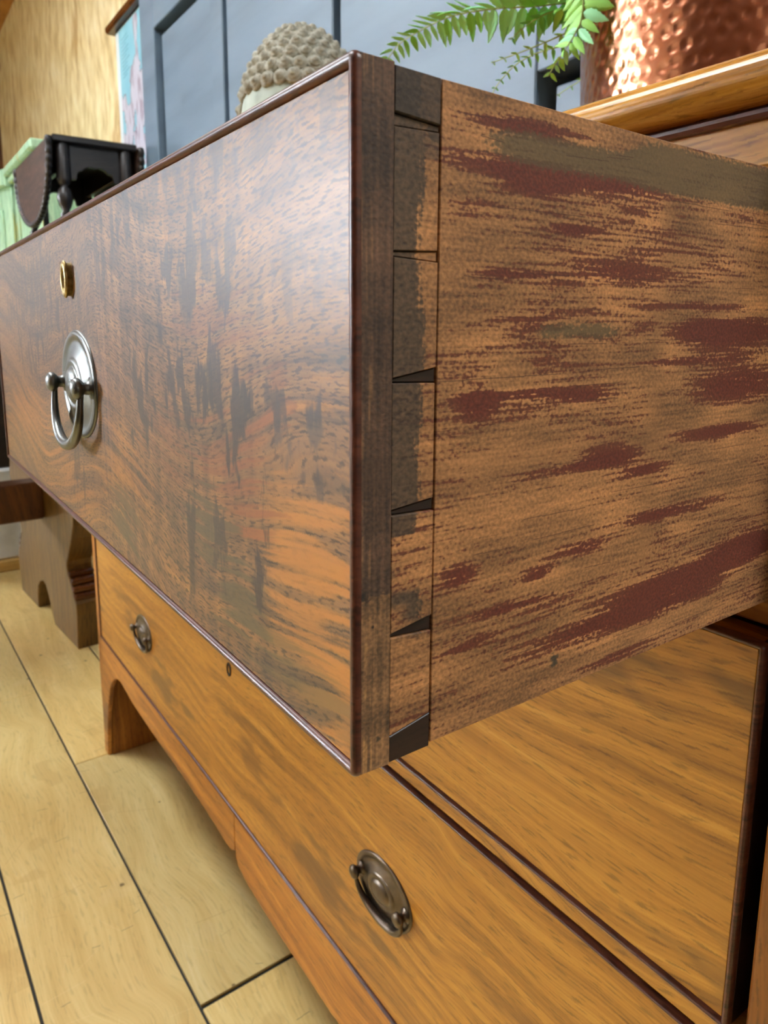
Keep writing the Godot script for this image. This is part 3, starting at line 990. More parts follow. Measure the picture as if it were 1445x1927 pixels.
func chest() -> void:
	var t := thing("chest_of_drawers", "old honey mahogany chest of drawers with one short top drawer pulled out", "chest", Vector3(-0.475, 0, -0.25))
	var W := 0.95
	# carcass
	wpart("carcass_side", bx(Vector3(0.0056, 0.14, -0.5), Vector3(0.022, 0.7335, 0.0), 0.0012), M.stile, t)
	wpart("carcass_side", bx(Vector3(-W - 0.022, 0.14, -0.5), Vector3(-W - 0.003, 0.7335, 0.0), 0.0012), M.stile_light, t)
	wpart("back_board", bx(Vector3(-W, 0.15, -0.5), Vector3(0.0, 0.73, -0.488), 0.001), M.bare_wood, t)
	wpart("top_rail", bx(Vector3(-W - 0.0025, 0.7165, -0.06), Vector3(0.005, 0.7335, 0.0), 0.001), M.honey_mid, t)
	wpart("drawer_divider", bx(Vector3(-W - 0.0025, 0.5572, -0.45), Vector3(0.005, 0.5675, -0.012), 0.001), M.bare_wood, t)
	wpart("drawer_divider", bx(Vector3(-W - 0.0025, 0.3868, -0.06), Vector3(0.005, 0.3958, -0.0005), 0.001), M.honey_mid, t)
	wpart("drawer_divider", bx(Vector3(-W / 2.0 - 0.006, 0.5675, -0.45), Vector3(-W / 2.0 + 0.006, 0.7165, -0.0005), 0.001), M.honey_mid, t)
	# top board with a rounded front edge over a small hollow
	var prof := PackedVector2Array()
	for k in 25:
		var a := -PI / 2 + PI * 0.9 * k / 24.0
		prof.append(Vector2(0.0085 + 0.0075 * cos(a), 0.7425 + 0.0075 * sin(a)))
	prof.append(Vector2(-0.02, 0.7515))
	prof.append(Vector2(-0.505, 0.7515))
	prof.append(Vector2(-0.505, 0.735))
	wpart("top_board", MB.new().prism(prof, -W - 0.038, 0.038, func(x, y, q): return Vector3(q, y, x)).done(), M.top, t)
	wpart("top_moulding", bx(Vector3(-W - 0.026, 0.7315, -0.49), Vector3(0.026, 0.7352, 0.0045), 0.0012), M.bead, t)
	# long drawers
	for d in [[0.3975, 0.5557, M.honey_mid, "long middle drawer"], [0.2015, 0.3858, M.honey, "long bottom drawer"]]:
		var dr := Node3D.new()
		dr.name = "drawer"
		t.add_child(dr, true)
		dr.set_meta("label", d[3])
		dr.position = Vector3(0, d[0], 0.25)
		wpart("drawer_front", bx(Vector3(-W + 0.0026, d[0] + 0.0026, -0.020), Vector3(-0.0026, d[1] - 0.0026, 0.0), 0.0006), d[2], dr)
		wpart("drawer_box", MB.new().box(Vector3(-0.0035, d[0] + 0.004, -0.45), Vector3(-0.0035, d[1] - 0.008, -0.02), 0.001).box(Vector3(-W + 0.0035, d[0] + 0.004, -0.45), Vector3(-W + 0.0135, d[1] - 0.008, -0.02), 0.001).box(Vector3(-W + 0.0135, d[0] + 0.004, -0.45), Vector3(-0.0035, d[0] + 0.012, -0.02), 0.001).box(Vector3(-W + 0.0135, d[0] + 0.012, -0.45), Vector3(-0.0035, d[1] - 0.02, -0.44), 0.001).done(), M.bare_wood, dr)
		wpart("cockbead", bead_ring(-W, 0.0, d[0], d[1], -0.0005, 0.0027, 0.0026, 0.0012), M.bead, dr)
		wpart("drawer_edge", bx(Vector3(-0.0032, d[0] + 0.0004, -0.022), Vector3(-0.0002, d[1] - 0.0004, -0.0018), 0.0005), M.ebony, dr, "blackened end of the drawer front")
		var hy: float = 0.2945 if d[0] < 0.3 else 0.478
		for hx in [-0.2245, -0.732]:
			handle_on(dr, Vector3(hx, hy - (0.006 if hx < -0.5 and d[0] < 0.3 else 0.0), 0.0), 0.031, 0.0225, M.bronze, -0.0025, 0.93)
		wpart("keyhole", MB.new().lathe([Vector2(0.0045, 0.0), Vector2(0.0045, 0.0008), Vector2(0.003, 0.0010), Vector2(0.003, -0.004), Vector2(0.0, -0.004)], Vector3.ZERO, 20, 1.0, 1.5).done(), M.hole, dr).transform *= Transform3D(Basis(Vector3.RIGHT, PI / 2), Vector3(-0.470, 0.3495 if d[0] < 0.3 else 0.53, 0.0))
	# base: apron of two shaped boards meeting under the middle, splayed feet
	var left := PackedVector2Array([Vector2(-0.4695, 0.2008), Vector2(-0.972, 0.2008)])
	for q in [[-0.974, 0.16], [-0.974, 0.11], [-0.973, 0.06], [-0.9735, 0.02], [-0.975, 0.0], [-0.957, 0.0], [-0.953, 0.03], [-0.944, 0.07], [-0.932, 0.105], [-0.918, 0.132], [-0.900, 0.151], [-0.880, 0.163], [-0.858, 0.167], [-0.832, 0.164], [-0.80, 0.1595], [-0.74, 0.158], [-0.65, 0.1575], [-0.56, 0.157], [-0.52, 0.1545], [-0.495, 0.1515], [-0.480, 0.1525], [-0.4705, 0.158]]:
		left.append(Vector2(q[0], q[1]))
	wpart("apron", MB.new().prism(left, -0.007, 0.0, xy, 0.0012).done(), M.apron, t)
	var right := PackedVector2Array([Vector2(0.022, 0.2002), Vector2(-0.4688, 0.2002)])
	for q in [[-0.4690, 0.170], [-0.4675, 0.154], [-0.462, 0.146], [-0.44, 0.1405], [-0.40, 0.1375], [-0.35, 0.1365], [-0.29, 0.1355], [-0.2, 0.14], [-0.13, 0.146], [-0.09, 0.15], [-0.06, 0.148], [-0.035, 0.132], [-0.018, 0.105], [-0.006, 0.07], [0.003, 0.03], [0.007, 0.0], [0.026, 0.0], [0.0245, 0.02], [0.024, 0.06], [0.025, 0.11], [0.025, 0.16]]:
		right.append(Vector2(q[0], q[1]))
	wpart("apron", MB.new().prism(right, -0.007, 0.0006, xy, 0.0012).done(), M.apron, t)
	for s in [0, 1]:
		var foot := PackedVector2Array()
		for q in [[-0.0075, 0.0], [-0.0075, 0.1399], [-0.49, 0.1399], [-0.49, 0.0], [-0.42, 0.0], [-0.40, 0.06], [-0.36, 0.10], [-0.15, 0.11], [-0.125, 0.095], [-0.105, 0.06], [-0.088, 0.0]]:
			foot.append(Vector2(q[0], q[1]))
		wpart("foot_bracket", MB.new().prism(foot, -0.974 if s else 0.006, -0.955 if s else 0.024, zy, 0.001).done(), M.bare_upright, t)
	wpart("base_board", bx(Vector3(-0.953, 0.185, -0.485), Vector3(0.004, 0.199, -0.0185), 0.001), M.bare_wood, t)
	pulled_drawer(t)
	# the closed short drawer beside it
	var d2 := Node3D.new()
	d2.name = "drawer"
	d2.set_meta("label", "closed short top drawer")
	t.add_child(d2, true)
	wpart("drawer_front", bx(Vector3(-W + 0.0026, DB + 0.0026, -0.02), Vector3(-W / 2.0 - 0.0085, DB + DH - 0.0026, 0.0), 0.0006), M.honey_mid, d2)
	wpart("cockbead", bead_ring(-W, -W / 2.0 - 0.006, DB, DB + DH, -0.0005, 0.0027, 0.0026, 0.018), M.bead, d2)
	handle_on(d2, Vector3(-0.7145, DB + 0.068, 0.0), 0.031, 0.0225, M.bronze, -0.0025, 0.93)


func pulled_drawer(t: Node3D) -> void:
	var d := Node3D.new()
	d.name = "drawer"
	d.set_meta("label", "short top drawer pulled out, showing its dovetailed side")
	t.add_child(d, true)
	var x1 := DX
	var x0 := DX - DW
	# the front board: its face carries the figured veneer
	var fb := MB.new()
	var zf := DZ - 0.0012
	var ins := 0.0026
	fb.face([Vector3(x0 + ins, DB + ins, zf), Vector3(x1 - ins, DB + ins, zf), Vector3(x1 - ins, DB + DH - ins, zf), Vector3(x0 + ins, DB + DH - ins, zf)], Vector3.BACK, [Vector2(ins / DW, 1.0 - ins / DH), Vector2(1.0 - ins / DW, 1.0 - ins / DH), Vector2(1.0 - ins / DW, ins / DH), Vector2(ins / DW, ins / DH)])
	wpart("drawer_front", fb.done(), M.front, d, "figured mahogany drawer front with dark stains")
	wpart("front_core", bx(Vector3(x0 + 0.0115, DB + 0.0005, DZ - 0.021), Vector3(x1 - 0.0115, DB + DH - 0.0005, zf - 0.0003), 0.0002), M.bare_wood, d)
	wpart("front_lap", side_piece([[0.0016, 0.0004], [0.0094, 0.0002], [0.0094, DH - 0.0004], [0.0016, DH - 0.0002]], x1, 0.011), M.side, d, "dark worn end of the front board")
	var lp := side_piece([[0.0016, 0.0004], [0.0094, 0.0002], [0.0094, DH - 0.0004], [0.0016, DH - 0.0002]], x1, 0.011)
	wpart("front_lap", moved(lp, Vector3(-DW + 0.011, 0, 0)), M.bead, d)
	wpart("cockbead", bead_ring(x0, x1 + 0.0002, DB - 0.0004, DB + DH + 0.0004, DZ - 0.0014, 0.0027, 0.0014, 0.0003), M.bead_red, d, "dark rounded beading round the drawer front")
	# the side board and its dovetails; the pins between them are narrow wedges of the front board
	wpart("drawer_side", side_piece([[0.02125, 0.0012], [0.40, 0.002], [0.40, DH - 0.004], [0.10, DH - 0.0026], [0.02125, DH - 0.0012]], x1 - 0.0003, 0.0105), M.side, d, "worn side board with remains of red stain")
	var pins := [[0.1353, 0.1331, 0.1344, 0.1334], [0.1098, 0.1090, 0.1103, 0.1084], [0.0849, 0.0843, 0.0868, 0.0839], [0.0575, 0.0567, 0.0588, 0.0564], [0.0303, 0.0296, 0.0322, 0.0288], [0.0064, 0.0002, 0.0085, 0.0003]]
	var c0 := 0.0096
	var c1 := 0.0209
	var upper := [DH - 0.0006, DH - 0.0010]
	var gap := 0.00022
	for k in pins.size():
		var p: Array = pins[k]
		wpart("dovetail", side_piece([[c0, p[0] + gap], [c1, p[2] + gap], [c1, upper[1] - gap], [c0, upper[0] - gap]], x1 - 0.0002 - 0.00025 * (k % 2), 0.0105), M.side, d)
		wpart("pin", side_piece([[c0, p[1]], [c1 + 0.0001, p[3]], [c1 + 0.0001, p[2]], [c0, p[0]]], x1 - 0.0009 if k < 5 else x1 - 0.0005, 0.0095), M.ebony if k > 1 else M.side, d)
		upper = [p[1], p[3]]
	# the rest of the box
	wpart("drawer_side", bx(Vector3(x0 + 0.0005, DB + 0.002, DZ - 0.40), Vector3(x0 + 0.011, DB + DH - 0.004, DZ - 0.0215), 0.0005), M.bare_upright, d)
	wpart("drawer_bottom", bx(Vector3(x0 + 0.0115, DB + 0.006, DZ - 0.39), Vector3(x1 - 0.0115, DB + 0.013, DZ - 0.0215), 0.0005), M.bare_upright, d)
	wpart("drawer_back", bx(Vector3(x0 + 0.0115, DB + 0.0135, DZ - 0.40), Vector3(x1 - 0.0115, DB + DH - 0.02, DZ - 0.391), 0.0005), M.bare_upright, d)
	# pewter-coloured oval drop handle and the brass key escutcheon above it
	var hx := x0 + DW * 0.5
	var hy := DB + 0.0695
	handle_on(d, Vector3(hx + 0.005, hy, zf), 0.031, 0.0245, M.pewter, 0.002, 1.1)
	var ring := MB.new().grid(40, 12, func(i, j):
		var prof := [Vector2(1.0, 0.0), Vector2(1.0, 0.0026), Vector2(1.12, 0.0030), Vector2(1.12, 0.0040), Vector2(0.98, 0.0048), Vector2(0.80, 0.0050), Vector2(0.68, 0.0046), Vector2(0.62, 0.0038), Vector2(0.60, 0.0028), Vector2(0.59, 0.0018), Vector2(0.58, 0.001), Vector2(0.58, 0.0006), Vector2(0.58, 0.0)]
		var r: Vector2 = prof[roundi(j * 12)]
		var a: float = TAU * i
		return Vector3(hx + r.x * cos(a) * 0.0046, DB + 0.1165 + r.x * sin(a) * 0.0074, zf + r.y * 0.7)).done()
	wpart("escutcheon", ring, M.brass, d, "small oval brass keyhole ring")
	wpart("keyhole", bx(Vector3(hx - 0.0026, DB + 0.1123, zf), Vector3(hx + 0.0026, DB + 0.1207, zf + 0.0004), 0.0), M.hole, d)


# ---------------------------------------------------------------- on the chest

func statue_head() -> void:
	var t := thing("statue_head", "weathered grey stone statue head with tight rows of snail curls", "statue", Vector3(-0.758, 0.7515, -0.25), atan2(0.95, 0.3))
	var hw := 0.081
	var hh := 0.140
	var cy := 0.148
	# head: brow, eyes, nose, mouth and ears on one smooth skin; z is the way it looks
	var skin := func(i, j):
		var a: float = TAU * i
		var b: float = PI * (j - 0.5)
		var d := Vector3(cos(b) * sin(a), sin(b), cos(b) * cos(a))
		var s := Vector3(hw, hh, 0.094)
		if d.y < 0.0:
			s.x *= 1.0 - 0.28 * d.y * d.y
			s.z *= 1.0 - 0.12 * d.y * d.y
		var p := d * s
		var front := clampf(d.z, 0.0, 1.0)
		var y := d.y
		var x := d.x
		var bump := 0.016 * exp(-pow(x / 0.13, 2.0) - pow((y + 0.22) / 0.17, 2.0)) + 0.010 * exp(-pow(x / 0.08, 2.0) - pow((y + 0.36) / 0.08, 2.0))
		bump += 0.006 * exp(-pow(x / 0.22, 2.0) - pow((y + 0.55) / 0.05, 2.0)) + 0.005 * exp(-pow((absf(x) - 0.36) / 0.18, 2.0) - pow((y - 0.06) / 0.05, 2.0))
		bump -= 0.007 * exp(-pow((absf(x) - 0.36) / 0.16, 2.0) - pow((y + 0.10) / 0.07, 2.0))
		bump += 0.008 * exp(-pow(x / 0.25, 2.0) - pow((y + 0.80) / 0.12, 2.0))
		return Vector3(p.x, cy + p.y, p.z + bump * front)
	part("face", MB.new().grid(72, 56, skin).done(), M.stone_face, t)
	for s in [-1.0, 1.0]:
		part("ear", MB.new().grid(20, 16, func(i, j):
			var a: float = TAU * i
			var b: float = PI * (j - 0.5)
			return Vector3(s * (hw + 0.002 + 0.010 * cos(b) * cos(a)), cy - 0.03 + 0.055 * sin(b), 0.0 + 0.020 * cos(b) * sin(a) * (1.0 + 0.3 * sin(b))), s < 0.0).done(), M.stone_face, t)
	part("neck", MB.new().lathe([Vector2(0.0, 0.0), Vector2(0.060, 0.0), Vector2(0.062, 0.004), Vector2(0.052, 0.02), Vector2(0.048, 0.05), Vector2(0.0, 0.06)], Vector3(0, 0, -0.01), 40).done(), M.stone_face, t)
	# one curl: a stepped snail-shell knob, shared by all
	var prof := []
	for q in [[0.0132, -0.004], [0.0130, 0.001], [0.0122, 0.0040], [0.0102, 0.0050], [0.0088, 0.0044], [0.0084, 0.0072], [0.0070, 0.0084], [0.0056, 0.0080], [0.0048, 0.0104], [0.0030, 0.0116], [0.0, 0.0120]]:
		prof.append(Vector2(q[0], q[1]))
	var curl := MB.new().grid(20, prof.size() - 1, func(i, j):
		var r: Vector2 = prof[roundi(j * (prof.size() - 1))]
		var a: float = -TAU * i
		var sp := 1.0 + 0.07 * sin(a * 1.0 + r.y * 700.0)
		return Vector3(r.x * cos(a) * sp, r.y, r.x * sin(a) * sp)).done()
	var r := RandomNumberGenerator.new()
	r.seed = 4
	var rows := 12
	for k in rows:
		var el := deg_to_rad(lerpf(4.0, 86.0, k / (rows - 1.0)))
		var n := maxi(1, int(round(TAU * cos(el) * 0.088 / 0.0185)))
		for q in n:
			var a := TAU * (q + 0.5 * (k % 2)) / n
			var d := Vector3(cos(el) * sin(a), sin(el), cos(el) * cos(a))
			if d.z > -0.25 and el < deg_to_rad(19.0 + 6.0 * d.z):
				continue
			var o := part("hair_curl", curl, M.stone, t, Vector3(d.x * hw, cy + d.y * hh, d.z * 0.094))
			var nn := (d / Vector3(hw, hh, 0.094)).normalized()
			var side := nn.cross(Vector3(0.3, 0.2, 0.9)).normalized()
			var sc := r.randf_range(0.74, 0.84)
			o.basis = Basis(side, nn, side.cross(nn)).rotated(nn, r.randf() * TAU).scaled(Vector3(sc, sc, sc))


const POT := Vector3(-0.205, 0.7515, -0.30)
const POT_R := 0.102


func copper_pot() -> void:
	var t := thing("copper_planter", "round hammered copper planter holding a fern on the chest", "planter", POT)
	var r := RandomNumberGenerator.new()
	r.seed = 8
	var H := 0.2
	var nu := 68
	var nv := 21
	var jit := []
	for k in (nu + 1) * (nv + 2):
		jit.append(Vector3(r.randf_range(-0.22, 0.22), r.randf_range(-0.22, 0.22), r.randf_range(0.5, 1.2)))
	var rad := func(y: float) -> float:
		var v := y / H
		var q := POT_R + 0.008 * v
		if v < 0.04:
			q -= 0.006 * pow(1.0 - v / 0.04, 2.0)
		if v > 0.86:
			q -= 0.030 * pow((v - 0.86) / 0.14, 1.6)
		return q
	var wall := func(i, j):
		var a: float = -TAU * i
		var y: float = H * j
		# round dents in staggered rows
		var cv: float = j * nv
		var best := 0.0
		var row := int(floor(cv))
		for rr in [row - 1, row, row + 1]:
			if rr < 0 or rr >= nv:
				continue
			var off := 0.5 if rr % 2 else 0.0
			var cu: float = i * nu + off
			var col := int(floor(cu))
			for cc in [col - 1, col, col + 1]:
				var q: Vector3 = jit[rr * nu + posmod(cc, nu)]
				var du: float = cu - (cc + 0.5 + q.x)
				var dv: float = cv - (rr + 0.5 + q.y)
				var e: float = 1.0 - (du * du + dv * dv) / 0.16
				if e > 0.0:
					best = maxf(best, e * q.z)
		var rr2: float = rad.call(y) - 0.00055 * best
		return Vector3(rr2 * cos(a), y, rr2 * sin(a))
	part("hammered_wall", MB.new().grid(nu * 6, nv * 6, wall).done(), M.copper, t)
	var top: float = rad.call(H)
	part("rim", MB.new().lathe([Vector2(top, H), Vector2(top + 0.002, H + 0.001), Vector2(top + 0.0025, H + 0.004), Vector2(top, H + 0.006), Vector2(top - 0.003, H + 0.004), Vector2(top - 0.003, H - 0.03)], Vector3.ZERO, 64).done(), M.copper, t)
	part("base", MB.new().lathe([Vector2(0.0, 0.001), Vector2(0.098, 0.001), Vector2(0.098, 0.004), Vector2(0.0, 0.004)], Vector3.ZERO, 48).done(), M.copper, t)
	part("soil", MB.new().lathe([Vector2(0.0, H - 0.016), Vector2(0.04, H - 0.014), Vector2(top - 0.004, H - 0.022), Vector2(top - 0.004, H - 0.03)], Vector3.ZERO, 40).done(), M.soil, t)


func leaflet_mesh(bend: float, fat: float) -> ArrayMesh:
	# a scalloped fern leaflet of unit length along +x, thin but solid, folded along its midrib
	return MB.new().grid(14, 14, func(i, j):
		var s: float = i
		var wv: float = fat * pow(sin(PI * pow(clampf(s, 0.0, 1.0), 0.62)), 0.8) * (1.0 + 0.10 * sin(s * 34.0)) + 0.004
		var k: float = j * 14.0
		var up := k <= 7.0
		var q: float = (k / 7.0 * 2.0 - 1.0) if up else ((14.0 - k) / 7.0 * 2.0 - 1.0)
		var z := q * wv
		return Vector3(s, -bend * s * s - absf(q) * wv * 0.35 + (0.008 if up else -0.008), z), true).done()


func fern() -> void:
	var root := POT + Vector3(0.0, 0.19, 0.0)
	var t := thing("fern", "bright green fern with arching fronds spilling from the copper planter", "plant", root)
	var shapes := [leaflet_mesh(0.12, 0.17), leaflet_mesh(0.3, 0.20), leaflet_mesh(0.5, 0.18)]
	var r := RandomNumberGenerator.new()
	r.seed = 6
	# control points relative to the room, leaflet length, pairs of leaflets, twist of the blade
	var fronds := [
		[[Vector3(-0.225, 0.945, -0.29), Vector3(-0.29, 0.972, -0.275), Vector3(-0.3016, 0.9293, -0.270), Vector3(-0.3228, 0.9279, -0.250), Vector3(-0.3437, 0.9287, -0.235), Vector3(-0.3721, 0.9332, -0.220), Vector3(-0.4154, 0.9393, -0.210), Vector3(-0.4544, 0.9382, -0.205), Vector3(-0.4848, 0.9324, -0.200), Vector3(-0.5047, 0.9178, -0.200), Vector3(-0.5100, 0.8994, -0.200)], 0.027, 36, 0.5, 3, true],
		[[Vector3(-0.22, 0.945, -0.28), Vector3(-0.24, 0.985, -0.23), Vector3(-0.25, 0.955, -0.193), Vector3(-0.25, 0.912, -0.187), Vector3(-0.2505, 0.8792, -0.187), Vector3(-0.2568, 0.8641, -0.183), Vector3(-0.2656, 0.8527, -0.180), Vector3(-0.2730, 0.8454, -0.180)], 0.030, 26, 0.2, 2, true],
		[[Vector3(-0.225, 0.945, -0.29), Vector3(-0.295, 0.972, -0.285), Vector3(-0.3110, 0.9166, -0.280), Vector3(-0.3131, 0.9035, -0.250), Vector3(-0.3349, 0.8984, -0.240), Vector3(-0.3569, 0.8964, -0.235), Vector3(-0.3890, 0.8978, -0.235)], 0.013, 16, 0.5, 2, true],
		[[Vector3(-0.225, 0.945, -0.29), Vector3(-0.295, 0.972, -0.285), Vector3(-0.3105, 0.9083, -0.280), Vector3(-0.3338, 0.9019, -0.265), Vector3(-0.3589, 0.9019, -0.260), Vector3(-0.3840, 0.8994, -0.260), Vector3(-0.4070, 0.8882, -0.260), Vector3(-0.4155, 0.8763, -0.260)], 0.012, 18, 0.5, 0, true],
		[[Vector3(-0.215, 0.945, -0.285), Vector3(-0.2810, 0.9231, -0.250), Vector3(-0.2416, 0.8967, -0.215), Vector3(-0.2356, 0.8845, -0.205), Vector3(-0.2364, 0.8744, -0.200)], 0.02, 10, 0.3, 0, true],
		[[Vector3(-0.225, 0.945, -0.29), Vector3(-0.295, 0.972, -0.285), Vector3(-0.3036, 0.9200, -0.270), Vector3(-0.3169, 0.9219, -0.250), Vector3(-0.3304, 0.9202, -0.240), Vector3(-0.3489, 0.9157, -0.235), Vector3(-0.3620, 0.9074, -0.230)], 0.025, 20, 0.3, 1, true],
		[[Vector3(-0.235, 0.945, -0.30), Vector3(-0.315, 0.955, -0.33), Vector3(-0.3627, 0.9095, -0.340), Vector3(-0.3815, 0.9004, -0.345), Vector3(-0.3955, 0.8972, -0.345), Vector3(-0.4086, 0.8936, -0.345)], 0.012, 12, 0.4, 3, true],
		[[Vector3(-0.225, 0.945, -0.29), Vector3(-0.295, 0.972, -0.285), Vector3(-0.3105, 0.9083, -0.280), Vector3(-0.3075, 0.8991, -0.260), Vector3(-0.3111, 0.8931, -0.255), Vector3(-0.3204, 0.8896, -0.250)], 0.018, 12, 0.3, 0, true],
		[[Vector3(-0.225, 0.945, -0.29), Vector3(-0.33, 1.01, -0.28), Vector3(-0.42, 1.03, -0.27), Vector3(-0.52, 1.01, -0.26)], 0.032, 20, 0.4, 1, false],
		[[Vector3(-0.20, 0.945, -0.31), Vector3(-0.20, 1.03, -0.33), Vector3(-0.16, 1.09, -0.36), Vector3(-0.09, 1.10, -0.38)], 0.032, 18, 0.4, 1, false],
		[[Vector3(-0.20, 0.945, -0.29), Vector3(-0.18, 1.02, -0.27), Vector3(-0.12, 1.05, -0.25), Vector3(-0.05, 1.02, -0.23)], 0.032, 18, 0.4, 2, false],
		[[Vector3(-0.22, 0.945, -0.32), Vector3(-0.28, 1.04, -0.37), Vector3(-0.35, 1.07, -0.40), Vector3(-0.43, 1.04, -0.42)], 0.032, 18, 0.4, 0, false],
	]
	for f in fronds:
		var cv := Curve3D.new()
		var pts: Array = f[0]
		for k in pts.size():
			var tan: Vector3 = (pts[mini(k + 1, pts.size() - 1)] - pts[maxi(k - 1, 0)]) / 6.0
			cv.add_point(pts[k] - root, -tan, tan)
		var ln := cv.get_baked_length()
		var path := []
		var radii := []
		for k in 25:
			path.append(cv.sample_baked(ln * k / 24.0, true))
			radii.append(lerpf(0.0013, 0.0004, k / 24.0))
		var fr := part("frond", MB.new().tube(path, radii, 7).done(), M.stem, t)
		var n: int = f[2]
		var mass := SurfaceTool.new()
		for k in n:
			var u := lerpf(0.16 if pts.size() < 8 or n > 30 else 0.42, 0.985, float(k) / (n - 1))
			var p := cv.sample_baked(ln * u, true)
			var d := (cv.sample_baked(ln * minf(u + 0.02, 1.0), true) - cv.sample_baked(ln * (u - 0.02), true)).normalized()
			var above := Vector3.BACK if absf(d.y) > 0.8 else Vector3.UP
			var up := (above - d * above.dot(d)).normalized().rotated(d, f[3] * 1.2 - 0.3)
			var side := d.cross(up).normalized()
			for s in [-1.0, 1.0]:
				var size: float = f[1] * pow(sin(PI * clampf(0.16 + 0.80 * pow(u, 0.9), 0.0, 1.0)), 0.75) * r.randf_range(0.88, 1.1)
				var out: Vector3 = (side * s + d * 0.35 + Vector3.DOWN * 0.12).normalized()
				var y2 := (up - out * up.dot(out)).normalized().rotated(out, r.randf_range(-0.35, 0.35))
				var place := Transform3D(Basis(out, y2, out.cross(y2)).scaled_local(Vector3(size, size, size)), p + side * s * 0.0006)
				var shape: ArrayMesh = shapes[r.randi() % 3]
				if f[5]:
					part("leaflet", shape, M.leaves[(f[4] + (1 if r.randf() < 0.25 else 0)) % 4], fr).transform = place
				else:
					mass.append_from(shape, 0, place)
		if not f[5]:
			part("leaflets", mass.commit(), M.leaves[f[4]], fr).set_meta("kind", "stuff")


# ---------------------------------------------------------------- behind the chest

func grey_cupboard() -> void:
	var t := thing("panelled_cupboard", "tall blue grey painted cupboard with flat panelled doors behind the chest", "cupboard", Vector3(-1.0, 0, -0.7))
	var z0 := -0.755
	var z1 := -0.62
	wpart("carcass", bx(Vector3(-2.505, 0, -0.78), Vector3(0.62, 2.35, z0 - 0.0005), 0.003), M.grey, t)
	for q in [["stile", -2.505, -2.372, 0.0, 2.35], ["door_rail", -2.371, -1.905, 1.632, 2.35], ["door_rail", -2.371, -1.905, 0.0, 0.12], ["stile", -1.904, -1.826, 0.0, 2.35], ["door_panel", -1.797, -1.266, 0.0, 2.35], ["door_panel", -1.237, -0.693, 0.0, 2.35], ["door_panel", -0.692, 0.62, 1.043, 2.35], ["door_rail", -0.692, 0.62, 0.0, 0.12], ["stile", 0.5, 0.62, 0.121, 1.042]]:
		wpart(q[0], bx(Vector3(q[1], q[3], z0), Vector3(q[2], q[4], z1), 0.0025), M.grey, t)
	# the sunk panels stand free of their frames by a deep open slot
	wpart("door_panel", bx(Vector3(-2.350, 0.145, z0), Vector3(-1.926, 1.610, -0.640), 0.002), M.grey, t)
	wpart("door_panel", bx(Vector3(-0.670, 0.145, z0), Vector3(0.476, 1.021, -0.640), 0.002), M.grey, t)


func blue_cupboard() -> void:
	var t := thing("narrow_cupboard", "narrow distressed pale blue cupboard with a brown wooden cap", "cupboard", Vector3(-2.9, 0, -0.75))
	wpart("carcass", bx(Vector3(-3.13, 0, -0.795), Vector3(-2.52, 1.873, -0.722), 0.004), M.blue_plain, t)
	var mb := MB.new()
	mb.face([Vector3(-3.12, 1.30, -0.7195), Vector3(-2.70, 1.30, -0.7195), Vector3(-2.70, 1.86, -0.7195), Vector3(-3.12, 1.86, -0.7195)], Vector3.BACK, [Vector2(0, 1), Vector2(1, 1), Vector2(1, 0), Vector2(0, 0)])
	mb.box(Vector3(-3.12, 1.30, -0.7215), Vector3(-2.70, 1.86, -0.7197), 0.0)
	wpart("painted_door", mb.done(), M.blue, t, "door with scraped blue and white paint")
	wpart("cap", bx(Vector3(-3.17, 1.874, -0.798), Vector3(-2.515, 1.905, -0.690), 0.008), M.oak_ridge, t)


func white_plinth_box() -> void:
	var t := thing("low_box", "low white painted box on a pale wooden base behind the oak trestle table", "box", Vector3(-2.4, 0, -0.2))
	wpart("body", bx(Vector3(-2.95, 0.032, -0.58), Vector3(-2.0, 0.285, 0.14), 0.006), M.white_paint, t)
	wpart("base", bx(Vector3(-2.96, 0.0, -0.59), Vector3(-1.99, 0.0315, 0.15), 0.003), M.pine, t)


func dark_coffer() -> void:
	var t := thing("coffer", "black oak coffer on the low white box, partly behind the drawer", "coffer", Vector3(-2.5, 0.285, -0.25))
	wpart("body", bx(Vector3(-3.2, 0.2855, -0.59), Vector3(-2.02, 0.615, 0.11), 0.004), M.black_oak, t)
	wpart("lid", bx(Vector3(-3.22, 0.6155, -0.60), Vector3(-2.0, 0.64, 0.13), 0.006), M.black_oak, t)
	for x in [-2.9, -2.5, -2.1]:
		wpart("stile", bx(Vector3(x - 0.04, 0.29, 0.1105), Vector3(x + 0.04, 0.612, 0.118), 0.002), M.black_oak, t)


